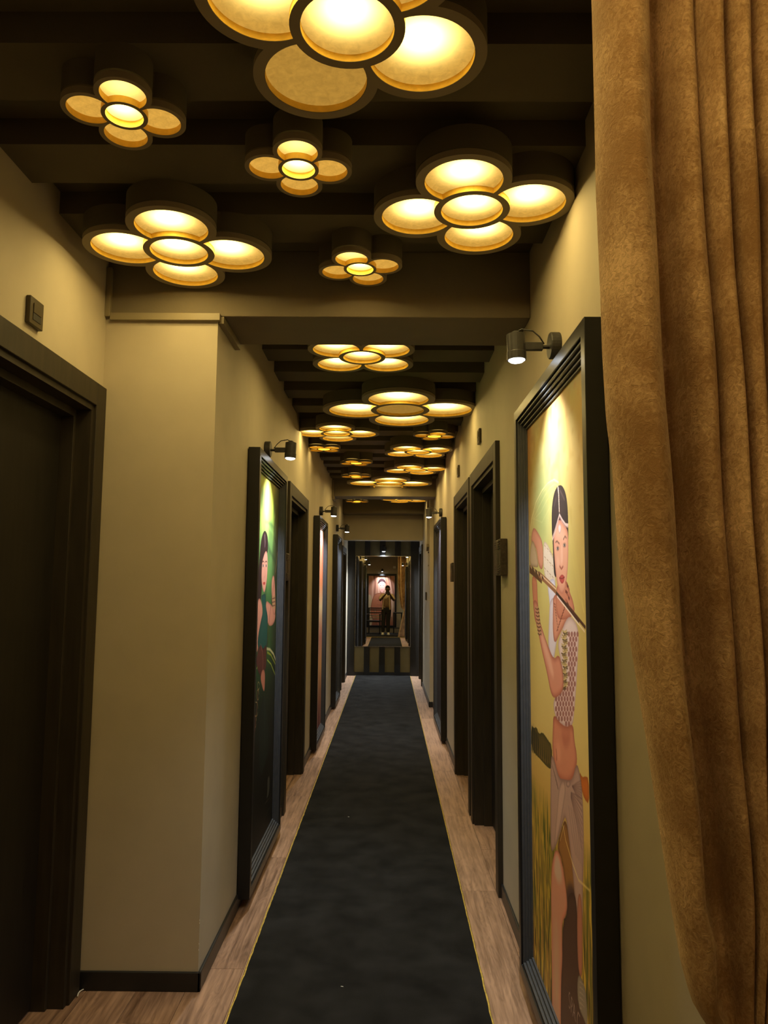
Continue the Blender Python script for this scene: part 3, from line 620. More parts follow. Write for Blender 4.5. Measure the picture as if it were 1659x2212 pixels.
def paint_rear():
    c = Canvas(300, 560, lambda x, y: (x, y))
    c.grad([(0, (208, 146, 122)), (.4, (196, 140, 118)), (.6, (206, 180, 150)), (1, (150, 84, 60))])
    for k in range(14):
        x = .16+k*.062
        c.line([(x, -.02), (x+.05+.02*math.sin(k), .15), (x+.10+(k-6)*.012, .42), (x+.12, .8)], [(246, 206, 190), (120, 66, 58), (222, 160, 140)][k % 3], 6+4*(k % 2), .7, soft=4)
    c.poly([(.0, .42), (.14, .37), (.2, .6), (.2, 1.0), (.0, 1.0)], (206, 184, 150), soft=3)
    sk, sh = (182, 112, 84), (96, 48, 36)
    c.poly([(.16, .54), (.24, .40), (.36, .36), (.6, .36), (.76, .42), (.84, .56), (.82, .8), (.7, .8), (.66, .6), (.66, 1.0), (.30, 1.0), (.31, .62), (.26, .68), (.34, .84), (.30, .9), (.14, .80), (.13, .68)], sk, sh, 12)
    for y in (.5, .58, .64, .70): c.line([(.34, y), (.48, y+.012), (.62, y)], (120, 62, 46), 3, .6, soft=2)
    c.line([(.48, .42), (.48, .8)], (120, 62, 46), 3, .6, soft=2)
    c.poly([(.40, .22), (.42, .15), (.5, .12), (.6, .15), (.62, .22), (.60, .30), (.52, .37), (.44, .32)], (232, 176, 168), (170, 100, 92), 8)
    c.poly([(.36, .2), (.4, .12), (.5, .08), (.62, .12), (.65, .2), (.6, .16), (.5, .14), (.42, .17)], (60, 36, 40), soft=1)
    for ex in (.465, .555): c.poly([(ex-.018, .22), (ex, .212), (ex+.018, .22), (ex, .228)], (50, 30, 30))
    c.line([(.48, .30), (.51, .305), (.545, .298)], (170, 60, 60), 3, .9)
    return c.image('print_rear')

IMG = {'R1': paint_sword(), 'L1': paint_forest(),
       'L2': paint_drapes('L2', 31, [(0, (240, 200, 190)), (.1, (226, 120, 96)), (.28, (228, 140, 92)), (.4, (236, 214, 170)), (.55, (196, 130, 110)), (.7, (200, 150, 90)), (1, (84, 34, 34))]),
       'L3': paint_drapes('L3', 41, [(0, (60, 60, 66)), (.3, (110, 96, 90)), (.6, (120, 80, 66)), (1, (34, 30, 34))], .35),
       'R2': paint_drapes('R2', 51, [(0, (120, 60, 56)), (.2, (206, 128, 120)), (.5, (190, 110, 110)), (.8, (120, 66, 80)), (1, (40, 26, 34))])}

def framed_print(key, label, group=None):
    x, sd, y0, y1, z0, z1, dep = FR[key]; s = -sd; Y = (y0+y1)/2; w2 = (y1-y0)/2
    t = thing('framed_print', label, 'picture', (x, Y, z0))
    H = z1-z0
    def ring(name, i0, i1, d0, d1, m, bev=0):
        """mitred rectangular ring between insets i0<i1, from depth d0 to d1 off the wall"""
        mb = MB()
        o = [(-w2+i0, i0), (w2-i0, i0), (w2-i0, H-i0), (-w2+i0, H-i0)]; q = [(-w2+i1, i1), (w2-i1, i1), (w2-i1, H-i1), (-w2+i1, H-i1)]
        v = [(s*d0, a, b) for a, b in o]+[(s*d0, a, b) for a, b in q]+[(s*d1, a, b) for a, b in o]+[(s*d1, a, b) for a, b in q]
        f = []
        for k in range(4):
            n = (k+1) % 4
            f += [(k, n, n+4, k+4), (k+8, k+12, n+12, n+8), (k, k+8, n+8, n), (k+4, n+4, n+12, k+12)]
        mb.v = v; mb.f = f
        return obj(name, mb, m, t, bev=bev)
    ring('frame', 0, .040, .004, dep, MT['frame'], .002)
    obj('backing', MB().box(s*.0, s*.018, -w2+.012, w2-.012, .012, H-.012), MT['frame_side'], t)
    for k in range(4):
        i0 = .0405+k*.0118; d1 = dep-.006-k*.0085
        ring('reed', i0+.0050, i0+.0112, .018, d1, MT['reed'], .0012)
    # the printed sheet
    a, b = -w2+BRD-.01, w2-BRD+.01; za, zb = BRD-.01, H-BRD+.01
    me = bpy.data.meshes.new('canvas'); xs = s*.022
    me.from_pydata([(xs, a, za), (xs, b, za), (xs, b, zb), (xs, a, zb), (xs-s*.004, a, za), (xs-s*.004, b, za), (xs-s*.004, b, zb), (xs-s*.004, a, zb)], [],
                   [(0, 1, 2, 3) if s > 0 else (3, 2, 1, 0), (4, 7, 6, 5) if s > 0 else (5, 6, 7, 4), (0, 4, 5, 1), (1, 5, 6, 2), (2, 6, 7, 3), (3, 7, 4, 0)])
    uv = me.uv_layers.new(name='uv')
    for l in me.loops:
        c = me.vertices[l.vertex_index].co; u = (c.y-a)/(b-a)
        uv.data[l.index].uv = ((1-u) if sd > 0 else u, (c.z-za)/(zb-za))
    link('canvas', me, print_mat('print_'+key, IMG[key]), t)
    return t
framed_print('R1', 'tall black framed print of a sword dancer in white blouse on the near right wall')
framed_print('L1', 'tall black framed print of a dark haired woman in a green forest, left wall')
framed_print('L2', 'black framed salmon coloured print on the left wall just past the dark door')
framed_print('L3', 'farthest black framed print on the left wall with a dark grey picture')
framed_print('R2', 'black framed mauve print on the right wall beyond the two doors')

# ------------------------------------------------------------------ wall spotlights
def add_spot(loc, direction, power, size=78, blend=1.0, col=COOL, r=.02):
    l = bpy.data.lights.new('spot_beam', 'SPOT'); l.energy = power; l.color = col; l.spot_size = math.radians(size); l.spot_blend = blend; l.shadow_soft_size = r
    o = bpy.data.objects.new('spot_beam', l); COL.objects.link(o); o.location = loc
    o.rotation_euler = Vector(direction).to_track_quat('-Z', 'Y').to_euler(); return o
LENS = emit('led_lens', (.93, .97, 1.0), 9); LENS.cycles.emission_sampling = 'NONE'
def spotlight(label, x, y, z, out, head_off=.145, tilt=.03, power=P_SPOT, size=108):
    """out: unit vector pointing out of the wall (2D)"""
    t = thing('wall_spotlight', label, 'spotlight', (x, y, z), math.atan2(out[1], out[0]), 'black wall spotlights')
    # local +X = out of the wall
    obj('wall_disc', MB().tube([(0, 0, 0), (.003, 0, 0), (.030, 0, 0), (.033, 0, 0)], [.043, .045, .045, .042], 28), MT['spotblk'], t, smooth=False)
    a = MB().tube([(.030, 0, -.004), (.062, 0, -.004)], .007, 10)
    a.box(.055, head_off, -.010, .010, -.016, .010)
    obj('arm', a, MT['spotblk'], t, bev=.002)
    h = head_off
    tv = Vector((-math.sin(tilt), 0, -math.cos(tilt))); c0 = Vector((h, 0, .038))
    hd = obj('lamp_head', MB().tube([c0-tv*.012, c0-tv*.004, c0, c0+tv*.060, c0+tv*.062, c0+tv*.088, c0+tv*.086, c0+tv*.080], [.008, .020, .031, .031, .0325, .0325, .028, .028], 26), MT['spotblk'], t)
    obj('lens', MB().tube([c0+tv*.081, c0+tv*.089, c0+tv*.094, c0+tv*.0965], [.0278, .0275, .021, .010], 26), LENS, hd, smooth=True)
    obj('cable', MB().tube([(.05, 0, .006), (.066, .004, .030), (.088, .004, .050), (h-.02, .003, .056), (h, 0, .046)], .0025, 8), MT['spotblk'], t, smooth=True)
    l = add_spot(tuple(c0+tv*.100), tv, power, size); l.parent = t
    return t
spotlight('nearest wall spotlight, above the sword dancer print on the right', WR, 2.42, 2.305, (-1, 0))
spotlight('wall spotlight on the left above the green forest print', WL, 4.10, 2.258, (1, 0))
spotlight('wall spotlight on the left above the salmon print', WL, 7.40, 2.245, (1, 0))
spotlight('farthest left wall spotlight, above the dark grey print', WL, 9.75, 2.255, (1, 0))
spotlight('wall spotlight on the right above the mauve print', WR, 7.88, 2.285, (-1, 0))
spotlight('wall spotlight on the end wall above the mirror', -.09, YBACK-.022, 2.13, (0, -1), tilt=.1, power=P_SPOT*3.5, size=140)
spotlight('wall spotlight on the rear wall above the bath print, seen in the mirror', -.24, YREAR, 2.25, (0, 1), power=P_SPOT*1.5)

# ------------------------------------------------------------------ flower ceiling lamps
ZL = 2.69; RC, RR, DP, RP, RO = .0926, .113, .166, .110, .134
def arc(cx, cy, r, a0, a1, n): return [(cx+r*math.cos(a0+(a1-a0)*i/(n-1)), cy+r*math.sin(a0+(a1-a0)*i/(n-1))) for i in range(n)]
def outer_pts(k, n=144):
    out = []
    for i in range(n):
        a = 2*PI*i/n; best = RR
        for q in range(4):
            pa = q*PI/2; cr = math.cos(a-pa); sn = DP*math.sin(a-pa)
            if cr > 0 and abs(sn) < RO: best = max(best, DP*cr+math.sqrt(RO*RO-sn*sn))
        out.append((best*k*math.cos(a), best*k*math.sin(a)))
    return out
def petal_pts(k, q):
    x = (DP*DP-RP*RP+RR*RR)/(2*DP); y = math.sqrt(RR*RR-x*x)
    a1 = math.atan2(y, x-DP); b1 = math.atan2(y, x)
    p = arc(DP, 0, RP, a1, -a1, 44) + arc(0, 0, RR, -b1, b1, 14)[1:-1]
    c, s = math.cos(q*PI/2), math.sin(q*PI/2)
    return [((c*u-s*v)*k, (s*u+c*v)*k) for u, v in p]
def curve_mesh(name, loops, half, z):
    cu = bpy.data.curves.new(name, 'CURVE'); cu.dimensions = '2D'; cu.fill_mode = 'BOTH'; cu.extrude = half
    for lp in loops:
        sp_ = cu.splines.new('POLY'); sp_.points.add(len(lp)-1); sp_.use_cyclic_u = True
        for p, (a, b) in zip(sp_.points, lp): p.co = (a, b, 0, 1)
    o = bpy.data.objects.new(name, cu); COL.objects.link(o); dg = bpy.context.evaluated_depsgraph_get(); dg.update()
    me = bpy.data.meshes.new_from_object(o.evaluated_get(dg)); me.name = name
    bpy.data.objects.remove(o); bpy.data.curves.remove(cu)
    for v in me.vertices: v.co.z += z
    me.materials.clear(); return me
def strip(lps, z0, z1):
    mb = MB()
    for lp in lps:
        b = len(mb.v); n = len(lp)
        mb.v += [(x, y, z0) for x, y in lp]+[(x, y, z1) for x, y in lp]
        mb.f += [(b+i, b+(i+1) % n, b+n+(i+1) % n, b+n+i) for i in range(n)]
    return mb
RD = .020
PROTO = {}
def lamp_meshes(k):
    holes = [petal_pts(k, q) for q in range(4)] + [arc(0, 0, RC*k, 0, 2*PI*(1-1/64), 64)]
    d = {}
    d['rim'] = curve_mesh('rim', [outer_pts(k)]+holes, .009, .009)          # z 0 .. .018
    d['housing'] = curve_mesh('housing', [outer_pts(k)], (ZR-ZL-.0225)/2, .0225+(ZR-ZL-.0225)/2)
    d['petals'] = []
    cents = [(DP*k*math.cos(q*PI/2), DP*k*math.sin(q*PI/2)) for q in range(4)]+[(0, 0)]
    for q in range(5):
        cx, cy = cents[q]; lp = [(x-cx, y-cy) for x, y in holes[q]]
        pl = curve_mesh('panel', [lp], .002, 0)
        inner = [(x*.992, y*.992) for x, y in lp]
        bd = strip([inner], -.0195, .0).mesh('band')
        d['petals'].append((cx, cy, pl, bd))
    d['rim'].materials.append(MT['rim']); d['housing'].materials.append(MT['ceil'])
    return d
for kk in ('s', 'm', 'l'): PROTO[kk] = lamp_meshes({'s': .55, 'm': 1.1, 'l': 1.72}[kk])
def rotv(x, y, a): return (x*math.cos(a)-y*math.sin(a), x*math.sin(a)+y*math.cos(a))
NP = [0]
def flower(label, x, y, k, deg, off=()):
    cls = 's' if k < .8 else ('l' if k > 1.4 else 'm'); base = {'s': .55, 'm': 1.1, 'l': 1.72}[cls]; sc = k/base
    th = math.radians(deg)
    t = thing('flower_ceiling_lamp', label, 'ceiling lamp', (x, y, ZL), th, 'gold flower ceiling lamps')
    d = PROTO[cls]
    def L(name, me, loc=(0, 0, 0), parent=t):
        o = bpy.data.objects.new(name, me); COL.objects.link(o); o.parent = parent; o.location = loc
        if parent is t: o.scale = (sc, sc, 1)
        return o
    L('rim', d['rim']); L('housing', d['housing'])
    for q in range(5):
        cx, cy, pl, bd = d['petals'][q]
        if not pl.materials: pl.materials.append(MT['plate'])
        if not bd.materials: bd.materials.append(MT['band'])
        o = L('petal_panel' if q < 4 else 'centre_panel', pl, (cx*sc, cy*sc, RD))
        L('gold_wall', bd, (0, 0, 0), o)
        wa = th+q*PI/2 if q < 4 else None
        near = q < 4 and math.sin(wa) < -.6           # the petal towards the entrance
        lit = True; glow = 1.0
        hs = .050*base; hi = 8.0; pw = P_DISC*(k/1.1)**1.2
        if cls == 's':
            if q == 4: hs = .078*base; hi = 6.0; pw = P_DISC*.7
            elif near: hs = .095*base; hi = 1.6; pw = P_DISC*.2
            else: lit = False
            glow = 1.15
        if q in off: lit = False; glow = .72 if q < 4 else .55
        hx, hy = rotv(0, -(.032 if cls != 's' else .03)*base, -th)
        o['hx'], o['hy'], o['hs'], o['hi'], o['gl'] = hx, hy, hs, (hi if lit else 0.0), glow
        if lit and not (cls == 's' and q < 4):
            l = bpy.data.lights.new('panel_glow', 'AREA'); l.shape = 'DISK'; l.size = .05*base; l.energy = pw; l.color = WARM
            lo = bpy.data.objects.new('panel_glow', l); COL.objects.link(lo); lo.parent = t
            lo.location = (cx*sc+hx, cy*sc+hy, RD-.0045)
    return t
LAMPS = [
 ('largest looking flower lamp at the top edge of the view, one petal unlit', -.097, 1.48, 1.10, 27, (1,)),
 ('small flower lamp at the upper left, nearest the left wall', -.684, 1.781, .507, 17, ()),
 ('small flower lamp left of centre just beyond the largest one', -.268, 2.023, .511, 5, ()),
 ('medium flower lamp beside the curtain and right wall', .256, 2.255, 1.06, -14, ()),
 ('medium flower lamp at the left in front of the pier', -.763, 2.557, 1.10, 8, ()),
 ('small flower lamp just in front of the first ceiling beam', -.117, 2.697, .544, -18, ()),
 ('first flower lamp beyond the beam, turned diagonally and half cut by it', -.148, 3.787, 1.08, 45, ()),
 ('widest flower lamp beyond the beam with an unlit centre disc', .069, 4.956, 1.76, -3, (4,)),
 ('medium flower lamp near the left wall behind the widest one', -.419, 5.750, 1.12, 1, ()),
 ('small diagonal flower lamp beside the left wall beyond the dark door', -.577, 6.412, .561, -38, ()),
 ('small flower lamp beside the right wall above the pair of doors', .354, 5.824, .572, 14, ()),
 ('medium diagonal flower lamp on the right, nearer of two alike', .253, 6.530, 1.10, -34, ()),
 ('medium flower lamp on the right, farther of two alike', .268, 7.560, 1.13, -22, ()),
 ('small flower lamp left of centre, nearer of two in line', -.326, 7.152, .565, -24, ()),
 ('small flower lamp left of centre, farther of two in line', -.369, 8.054, .556, -6, ()),
 ('wide flower lamp just in front of the second beam', -.001, 8.591, 1.66, 3, ()),
 ('small flower lamp at the left beyond the second beam', -.461, 10.486, .554, 10, ()),
 ('medium flower lamp at the right beyond the second beam', .206, 10.275, 1.12, 20, ())]
LAMPS += [('medium flower lamp over the entrance, on the curtain side behind the viewpoint', .10, .50, 1.10, -20, ()),
 ('medium flower lamp over the entrance, on the door side behind the viewpoint', -.62, .35, 1.10, 12, ())]
for a in LAMPS: flower(*a)

# ------------------------------------------------------------------ carpets
def carpet(name, label, x0, x1, y0, y1, gold):
    t = thing(name, label, 'carpet', ((x0+x1)/2, (y0+y1)/2, 0))
    X, Y = (x0+x1)/2, (y0+y1)/2
    obj('pile', MB().box(x0-X, x1-X, y0-Y, y1-Y, 0.0005, .009), MT['carpet'], t)
    def binding(p, q):
        n = max(2, int((Vector(q)-Vector(p)).length/.03)); pts = []; rs = []
        r_ = random.Random(5)
        for i in range(n+1):
            f = i/n; v = Vector(p).lerp(Vector(q), f); j = (r_.random()-.5)*.0035
            v += Vector((j if p[0] == q[0] else 0, j if p[1] == q[1] else 0, 0)); pts.append(v); rs.append(.0042+.0012*r_.random())
        obj('gold_binding', MB().tube(pts, rs, 6), MT['gold_edge'], t, smooth=True)
    for p, q in gold: binding((p[0]-X, p[1]-Y, .0055), (q[0]-X, q[1]-Y, .0055))
    return t
carpet('hall_runner', 'long black carpet runner with thin gold binding down the corridor', -.545, .365, 1.14, YBACK-.03, [((-.548, 1.14), (-.548, 12.6)), ((.368, 1.14), (.368, 12.6))])
carpet('entrance_carpet', 'black entrance carpet with a gold edge, seen in the mirror', WLN+.01, WR-.015, YREAR+.01, 1.09, [((WLN+.01, 1.095), (WR-.015, 1.095))])
for i, (px, py) in enumerate(((753, 1764.5), (739, 2131))):
    p = onZ(px, py, .0105)
    o = obj('lint', MB().tube([(-.005, .0006, 0), (-.001, 0, .0004), (.005, -.0012, 0)], [.0010, .0014, .0009], 6), MT['white'], None, loc=tuple(p))
    tag(o, ['white fleck of lint on the black runner, the farther one', 'white fleck of lint on the runner near the bottom edge'][i], 'lint')

# white wire at the foot of the near left door
P0 = [onZ(x, y, .006) for x, y in ((167.5, 2152), (169, 2146), (173, 2141), (181, 2136.5), (194, 2134.5), (215, 2135.5), (242, 2137))]
c0 = P0[0].copy(); o = obj('wire', MB().tube([p-c0 for p in P0], .0022, 8), MT['white'], None, loc=tuple(c0), smooth=True)
tag(o, 'thin white wire on the floor at the foot of the left pier', 'wire')
# plaster chips on the pier corner
for (px, py, wh) in ((422, 1988, 'uppermost'), (422, 1994, 'second from the top'), (421, 2039, 'third from the top'), (420.5, 2052, 'lowest')):
    p = onY(px, py, YP-.001)
    o = obj('plaster_chip', MB().tube([(0, 0, -.003), (0, 0, 0), (0, 0, .003)], [.0006, .0014, .0006], 6), MT['paint_chip'], None, loc=(WL, YP-.0005, p.z))
    tag(o, 'tiny white plaster chip on the left pier corner, %s of four' % wh, 'chip', 'plaster chips on the pier corner')

# ------------------------------------------------------------------ small wall things
def card_holder(label, x, side, y, z):
    s = -side; t = thing('switch_plate', label, 'switch', (x, y, z), 0, 'switch plates above the doors')
    obj('plate', MB().box(0, s*.016, -.045, .045, -.045, .045), MT['plastic'], t, bev=.003)
    k = obj('rocker', MB().box(s*.016, s*.019, -.026, .026, -.005, .026), MT['plastic'], t, bev=.001)
    obj('slot', MB().box(s*.0155, s*.0175, -.026, .026, -.028, -.006), MT['dark'], t)
    return t
card_holder('brown switch plate above the near left door', WLN, -1, 2.305, 2.365)
card_holder('brown switch plate on the right above the nearer door of the pair', WR, 1, 4.55, 2.43)
card_holder('brown switch plate on the right above the farther door of the pair', WR, 1, 5.95, 2.43)
def plaque(label, x, side, y0, y1, z0, z1, dep=.035):
    s = -side; Y, Z = (y0+y1)/2, (z0+z1)/2; hy, hz = (y1-y0)/2, (z1-z0)/2
    t = thing('door_plaque', label, 'sign', (x, Y, Z), 0)
    obj('board', MB().box(0, s*dep, -hy, hy, -hz, hz), MT['carved'], t, bev=.003)
    for sg in (-1, 1):
        for k in range(4):
            obj('carved_line', MB().box(s*dep, s*(dep+.004), -hy+.008, hy-.008, sg*(hz-.012-k*.011)-.002, sg*(hz-.012-k*.011)+.002), MT['carved'], t)
    n = 5
    for k in range(n):
        z = -hz*.55+k*hz*1.1/(n-1)
        obj('relief', MB().tube([(s*dep, 0, z), (s*(dep+.003), 0, z), (s*(dep+.006), 0, z)], [hy*.42, hy*.36, hy*.12], 10), MT['carved'], t)
    return t
plaque('carved dark plaque on the right beside the near door of the pair', WR, 1, 3.54, 3.72, 1.555, 1.73)
plaque('carved dark plaque on the right wall beyond the farther door', WR, 1, 6.26, 6.42, 1.54, 1.70)
plaque('carved dark plaque on the left wall beside the forest print', WL, -1, 4.80, 5.0, 1.53, 1.71)
plaque('small dark plate on the right pier near the end of the corridor', WRP, 1, 10.2, 10.34, 1.31, 1.42, .015)

# cable channels
def channel(name, label, segs):
    o = obj(name, segs, MT['channel'], None, bev=.002); tag(o, label, 'cable channel'); return o
c1 = MB()
c1.box(WLN, WLN+.022, YP-.022, YP, 2.575, ZR)
c1.box(WLN+.022, WL+.012, YP-.022, YP, 2.560, 2.590)
c1.box(WL, WL+.024, YP, YB-.01, 2.553, ZB)
channel('cable_channel', 'beige cable channel along the top of the left pier and under the beam', c1)
c2 = MB(); c2.box(WL, WL+.022, 8.92, 8.946, 2.56, ZR); c2.box(WL, WL+.03, 8.946, 9.25, 2.545, ZB)
channel('cable_channel', 'beige cable channel on the left under the second beam', c2)
c3 = MB(); c3.box(WRP-.028, WRP, 9.65, 9.75, 2.02, ZR)
t = thing('cable_conduit', 'upright beige cable trunk on the right pier', 'cable channel', (WRP, 9.7, 2.05))
obj('cover', MB().box(-.028, 0, -.05, .05, 0, ZR-2.05), MT['wall'], t, bev=.003)
obj('end_cap', MB().prism([(-.05, -.04), (.05, -.09), (.05, 0), (-.05, 0)], 'x', -.03, 0), MT['channel'], t)
t = thing('pull_cord', 'thin beige cord with clips below the cable trunk on the right pier', 'cord', (WRP, 9.7, 1.9))
obj('cord', MB().tube([(-.004, 0, .05), (-.004, 0, -.25), (-.004, 0, -.38)], .003, 6), MT['wall'], t)
obj('clip', MB().box(-.012, 0, -.012, .012, .03, .05), MT['dark'], t); obj('clip', MB().box(-.012, 0, -.012, .012, -.14, -.12), MT['channel'], t)

# ------------------------------------------------------------------ end mirror
ta = math.radians(-.36)
t = thing('wall_mirror', 'large frameless mirror on the black slatted end wall', 'mirror', (-.097, YBACK-.036, .49)); t.rotation_euler = (ta, 0, 0)
t.rotation_euler = (ta, 0, 0)
obj('glass', MB().box(-.462, .462, -.006, 0, 0, 1.51), MT['mirror'], t)
e = MB().box(-.468, -.462, -.009, 0, -.006, 1.516).box(.462, .468, -.009, 0, -.006, 1.516).box(-.462, .462, -.009, 0, -.006, 0).box(-.462, .462, -.009, 0, 1.51, 1.516)
obj('edge_trim', e, MT['chrome'], t)

# ------------------------------------------------------------------ curtain
def curtain():
    YC = 1.0
    # valley lines measured down the cloth: (height z, x) pairs
    def X_at(px, py, d=0): p = onY(px, py, YC+d); return (p.z, p.x)
    DD = [.026, .012, .075, .045, .040, .035, .035, .035, .035]
    lines = [
        [(1286, 0), (1291, 200), (1295, 400), (1304, 600), (1309, 750), (1318, 900), (1331, 1000), (1345, 1200), (1373, 1400), (1406, 1600), (1436, 1800), (1463, 1980), (1484, 2100), (1506, 2180), (1524, 2215)],
        [(1393, 0), (1402, 300), (1421, 700), (1445, 1100), (1469, 1500), (1495, 1750), (1512, 1950), (1535, 2010), (1541, 2100), (1537, 2180), (1550, 2215)],
        [(1413, 0), (1418, 300), (1434, 700), (1458, 1100), (1492, 1500), (1530, 1750), (1548, 1950), (1552, 2030), (1556, 2100), (1560, 2160), (1566, 2215)],
        [(1492, 0), (1502, 300), (1529, 700), (1556, 1100), (1585, 1500), (1602, 1750), (1611, 1950), (1612, 2060), (1611, 2160), (1611, 2215)],
        [(1548, 0), (1556, 300), (1581, 700), (1603, 1100), (1630, 1500), (1637, 1750), (1637, 1950), (1632, 2100), (1630, 2215)],
        [(1605, 0), (1612, 300), (1633, 700), (1650, 1100), (1668, 1500), (1662, 1750), (1652, 1950), (1646, 2100), (1644, 2215)],
        [(1655, 0), (1662, 300), (1676, 700), (1690, 1100), (1696, 1500), (1686, 1750), (1672, 1950), (1662, 2100), (1658, 2215)],
        [(1700, 0), (1705, 300), (1712, 700), (1716, 1100), (1716, 1500), (1704, 1750), (1690, 1950), (1680, 2100), (1674, 2215)],
        [(1738, 0), (1738, 700), (1736, 1100), (1730, 1500), (1720, 1750), (1708, 1950), (1698, 2100), (1690, 2215)]]
    Ls = []
    for li, l in enumerate(lines):
        a = sorted([X_at(*p, (0 if li == 0 else DD[li])) for p in l]); Ls.append((np.array([q[0] for q in a]), np.array([q[1] for q in a])))
    ZTIE = .84
    def xline(i, z):
        zs, xs = Ls[i]
        if z >= zs[0]: return float(np.interp(z, zs, xs)) + (max(0, z-zs[-1])*(-.015))
        xt = .505+.0055*i                       # gathered at the tie
        if z >= ZTIE: f = (z-ZTIE)/(zs[0]-ZTIE); return xt*(1-f)+xs[0]*f
        g = min(1, (ZTIE-z)/.84); xb = .30+.031*i; sm = g**.75
        return xt*(1-sm)+xb*sm
    nz = 150; zs = np.linspace(.012, 2.64, nz); V = []; Fc = []
    nI = len(Ls)
    widths = {1: 'gap'}
    rows = []
    for z in zs:
        row = []
        squeeze = 1-.55*math.exp(-((z-ZTIE)/.18)**2)
        X = [xline(i, z) for i in range(nI)]
        for i in range(nI-1):
            a, b = X[i], X[i+1]; m = 14 if i != 1 else 6
            for j in range(m):
                f = j/m; x = a+(b-a)*f
                y = DD[i]*(1-f)+DD[i+1]*f
                if i == 1: y += .016*math.sin(PI*f)               # recessed valley behind the first fold
                else: y -= (.072 if i == 0 else .062-.003*i)*squeeze*math.sin(PI*f)**.62
                y += .0035*math.sin(z*7+i*2.1)+.0025*math.sin(z*17+i*1.3+f*3)
                row.append((x, YC+y*squeeze, z))
        row.append((X[-1], YC+.03, z))
        # turn the leading edge back for thickness
        row = [(X[0]+.012, YC+.045, z), (X[0]+.002, YC+.026, z)]+row[1:]
        rows.append(row)
    n = len(rows[0])
    for r in rows: V += r
    for k in range(nz-1):
        for j in range(n-1): Fc.append((k*n+j, k*n+j+1, (k+1)*n+j+1, (k+1)*n+j))
    me = bpy.data.meshes.new('cloth'); me.from_pydata(V, [], Fc)
    t = thing('velvet_curtain', 'heavy gold crushed velvet curtain tied back at the right of the hall', 'curtain', (0, 0, 0))
    o = link('cloth', me, MT['velvet'], t, smooth=True)
    so = o.modifiers.new('thick', 'SOLIDIFY'); so.thickness = .003
    # tie back and tassel
    obj('tie_back', MB().tube([(.50, .985, .845), (.515, .955, .835), (.545, .945, .838), (.560, .975, .85), (.556, 1.03, .86), (.52, 1.05, .855), (.50, 1.02, .85), (.50, .985, .845)], .011, 10), MT['gold_edge'], t, smooth=True)
    obj('tassel', MB().tube([(.505, .955, .83), (.503, .95, .80), (.502, .95, .79), (.502, .95, .70)], [.006, .014, .010, .020], 12), MT['gold_edge'], t, smooth=True)
    rod = obj('curtain_rod', MB().tube([(WLN, 1.03, 2.66), (WR, 1.03, 2.66)], .014, 12), MT['spotblk'], None)
    tag(rod, 'black curtain rod above the gold velvet curtain', 'rod')
curtain()

# ------------------------------------------------------------------ things behind the camera, seen in the mirror
FRR = dict(x0=-.80, x1=.28, z0=.20, z1=2.12)
t = thing('framed_print', 'wide framed print of a bare chested bather, seen in the mirror', 'picture', ((FRR['x0']+FRR['x1'])/2, YREAR, FRR['z0']))
W2 = (FRR['x1']-FRR['x0'])/2; H = FRR['z1']-FRR['z0']
fr = MB()
for (a, b, c, d) in ((-W2, -W2+.07, 0, H), (W2-.07, W2, 0, H), (-W2+.07, W2-.07, 0, .07), (-W2+.07, W2-.07, H-.07, H)): fr.box(a, b, 0, .06, c, d)
obj('frame', fr, MT['frame'], t, bev=.003)
me = bpy.data.meshes.new('canvas')
me.from_pydata([(-W2+.07, .02, .07), (W2-.07, .02, .07), (W2-.07, .02, H-.07), (-W2+.07, .02, H-.07), (-W2+.07, 0, .07), (W2-.07, 0, .07), (W2-.07, 0, H-.07), (-W2+.07, 0, H-.07)], [], [(3, 2, 1, 0), (4, 5, 6, 7), (0, 1, 5, 4), (1, 2, 6, 5), (2, 3, 7, 6), (3, 0, 4, 7)])
uv = me.uv_layers.new(name='uv')
for l in me.loops:
    c = me.vertices[l.vertex_index].co; uv.data[l.index].uv = ((c.x+W2)/(2*W2), c.z/H)
link('canvas', me, print_mat('print_rear', paint_rear()), t)
tag(obj('junction_box', MB().box(-.05, .05, 0, .03, -.045, .045), MT['white'], None, loc=(.20, YREAR, 2.36), bev=.004), 'small pale box high on the rear wall, seen in the mirror', 'box')

def armchair():
    t = thing('armchair', 'black armchair with slatted sides beside the person in the mirror', 'chair', (-.50, -1.10, .0095), math.radians(12))
    obj('seat', MB().box(-.25, .25, -.24, .24, .40, .46), MT['frame'], t, bev=.012)
    for x in (-.25, .25):
        for y in (-.23, .23): obj('leg', MB().box(x-.02, x+.02, y-.02, y+.02, 0, .40 if y > 0 else .86), MT['black'], t, bev=.003)
    for x in (-.25, .25):
        obj('armrest', MB().box(x-.028, x+.028, -.24, .26, .66, .69), MT['black'], t, bev=.006)
        obj('arm_post', MB().box(x-.018, x+.018, .20, .236, .40, .66), MT['black'], t)
    for z in (.52, .60, .70, .80): obj('back_slat', MB().box(-.23, .23, -.245, -.225, z, z+.035), MT['chrome'] if z in (.52, .60) else MT['black'], t, bev=.003)
    obj('top_rail', MB().box(-.27, .27, -.25, -.215, .86, .90), MT['black'], t, bev=.004)
armchair()
t = thing('side_table', 'black open side table at the right behind the person in the mirror', 'table', (.32, -1.25, .0095))
obj('top', MB().box(-.16, .16, -.16, .16, .70, .74), MT['black'], t, bev=.004)
for x in (-.14, .14):
    for y in (-.14, .14): obj('leg', MB().box(x-.02, x+.02, y-.02, y+.02, 0, .70), MT['black'], t)
obj('shelf', MB().box(-.12, .12, -.14, .14, .18, .20), MT['black'], t)

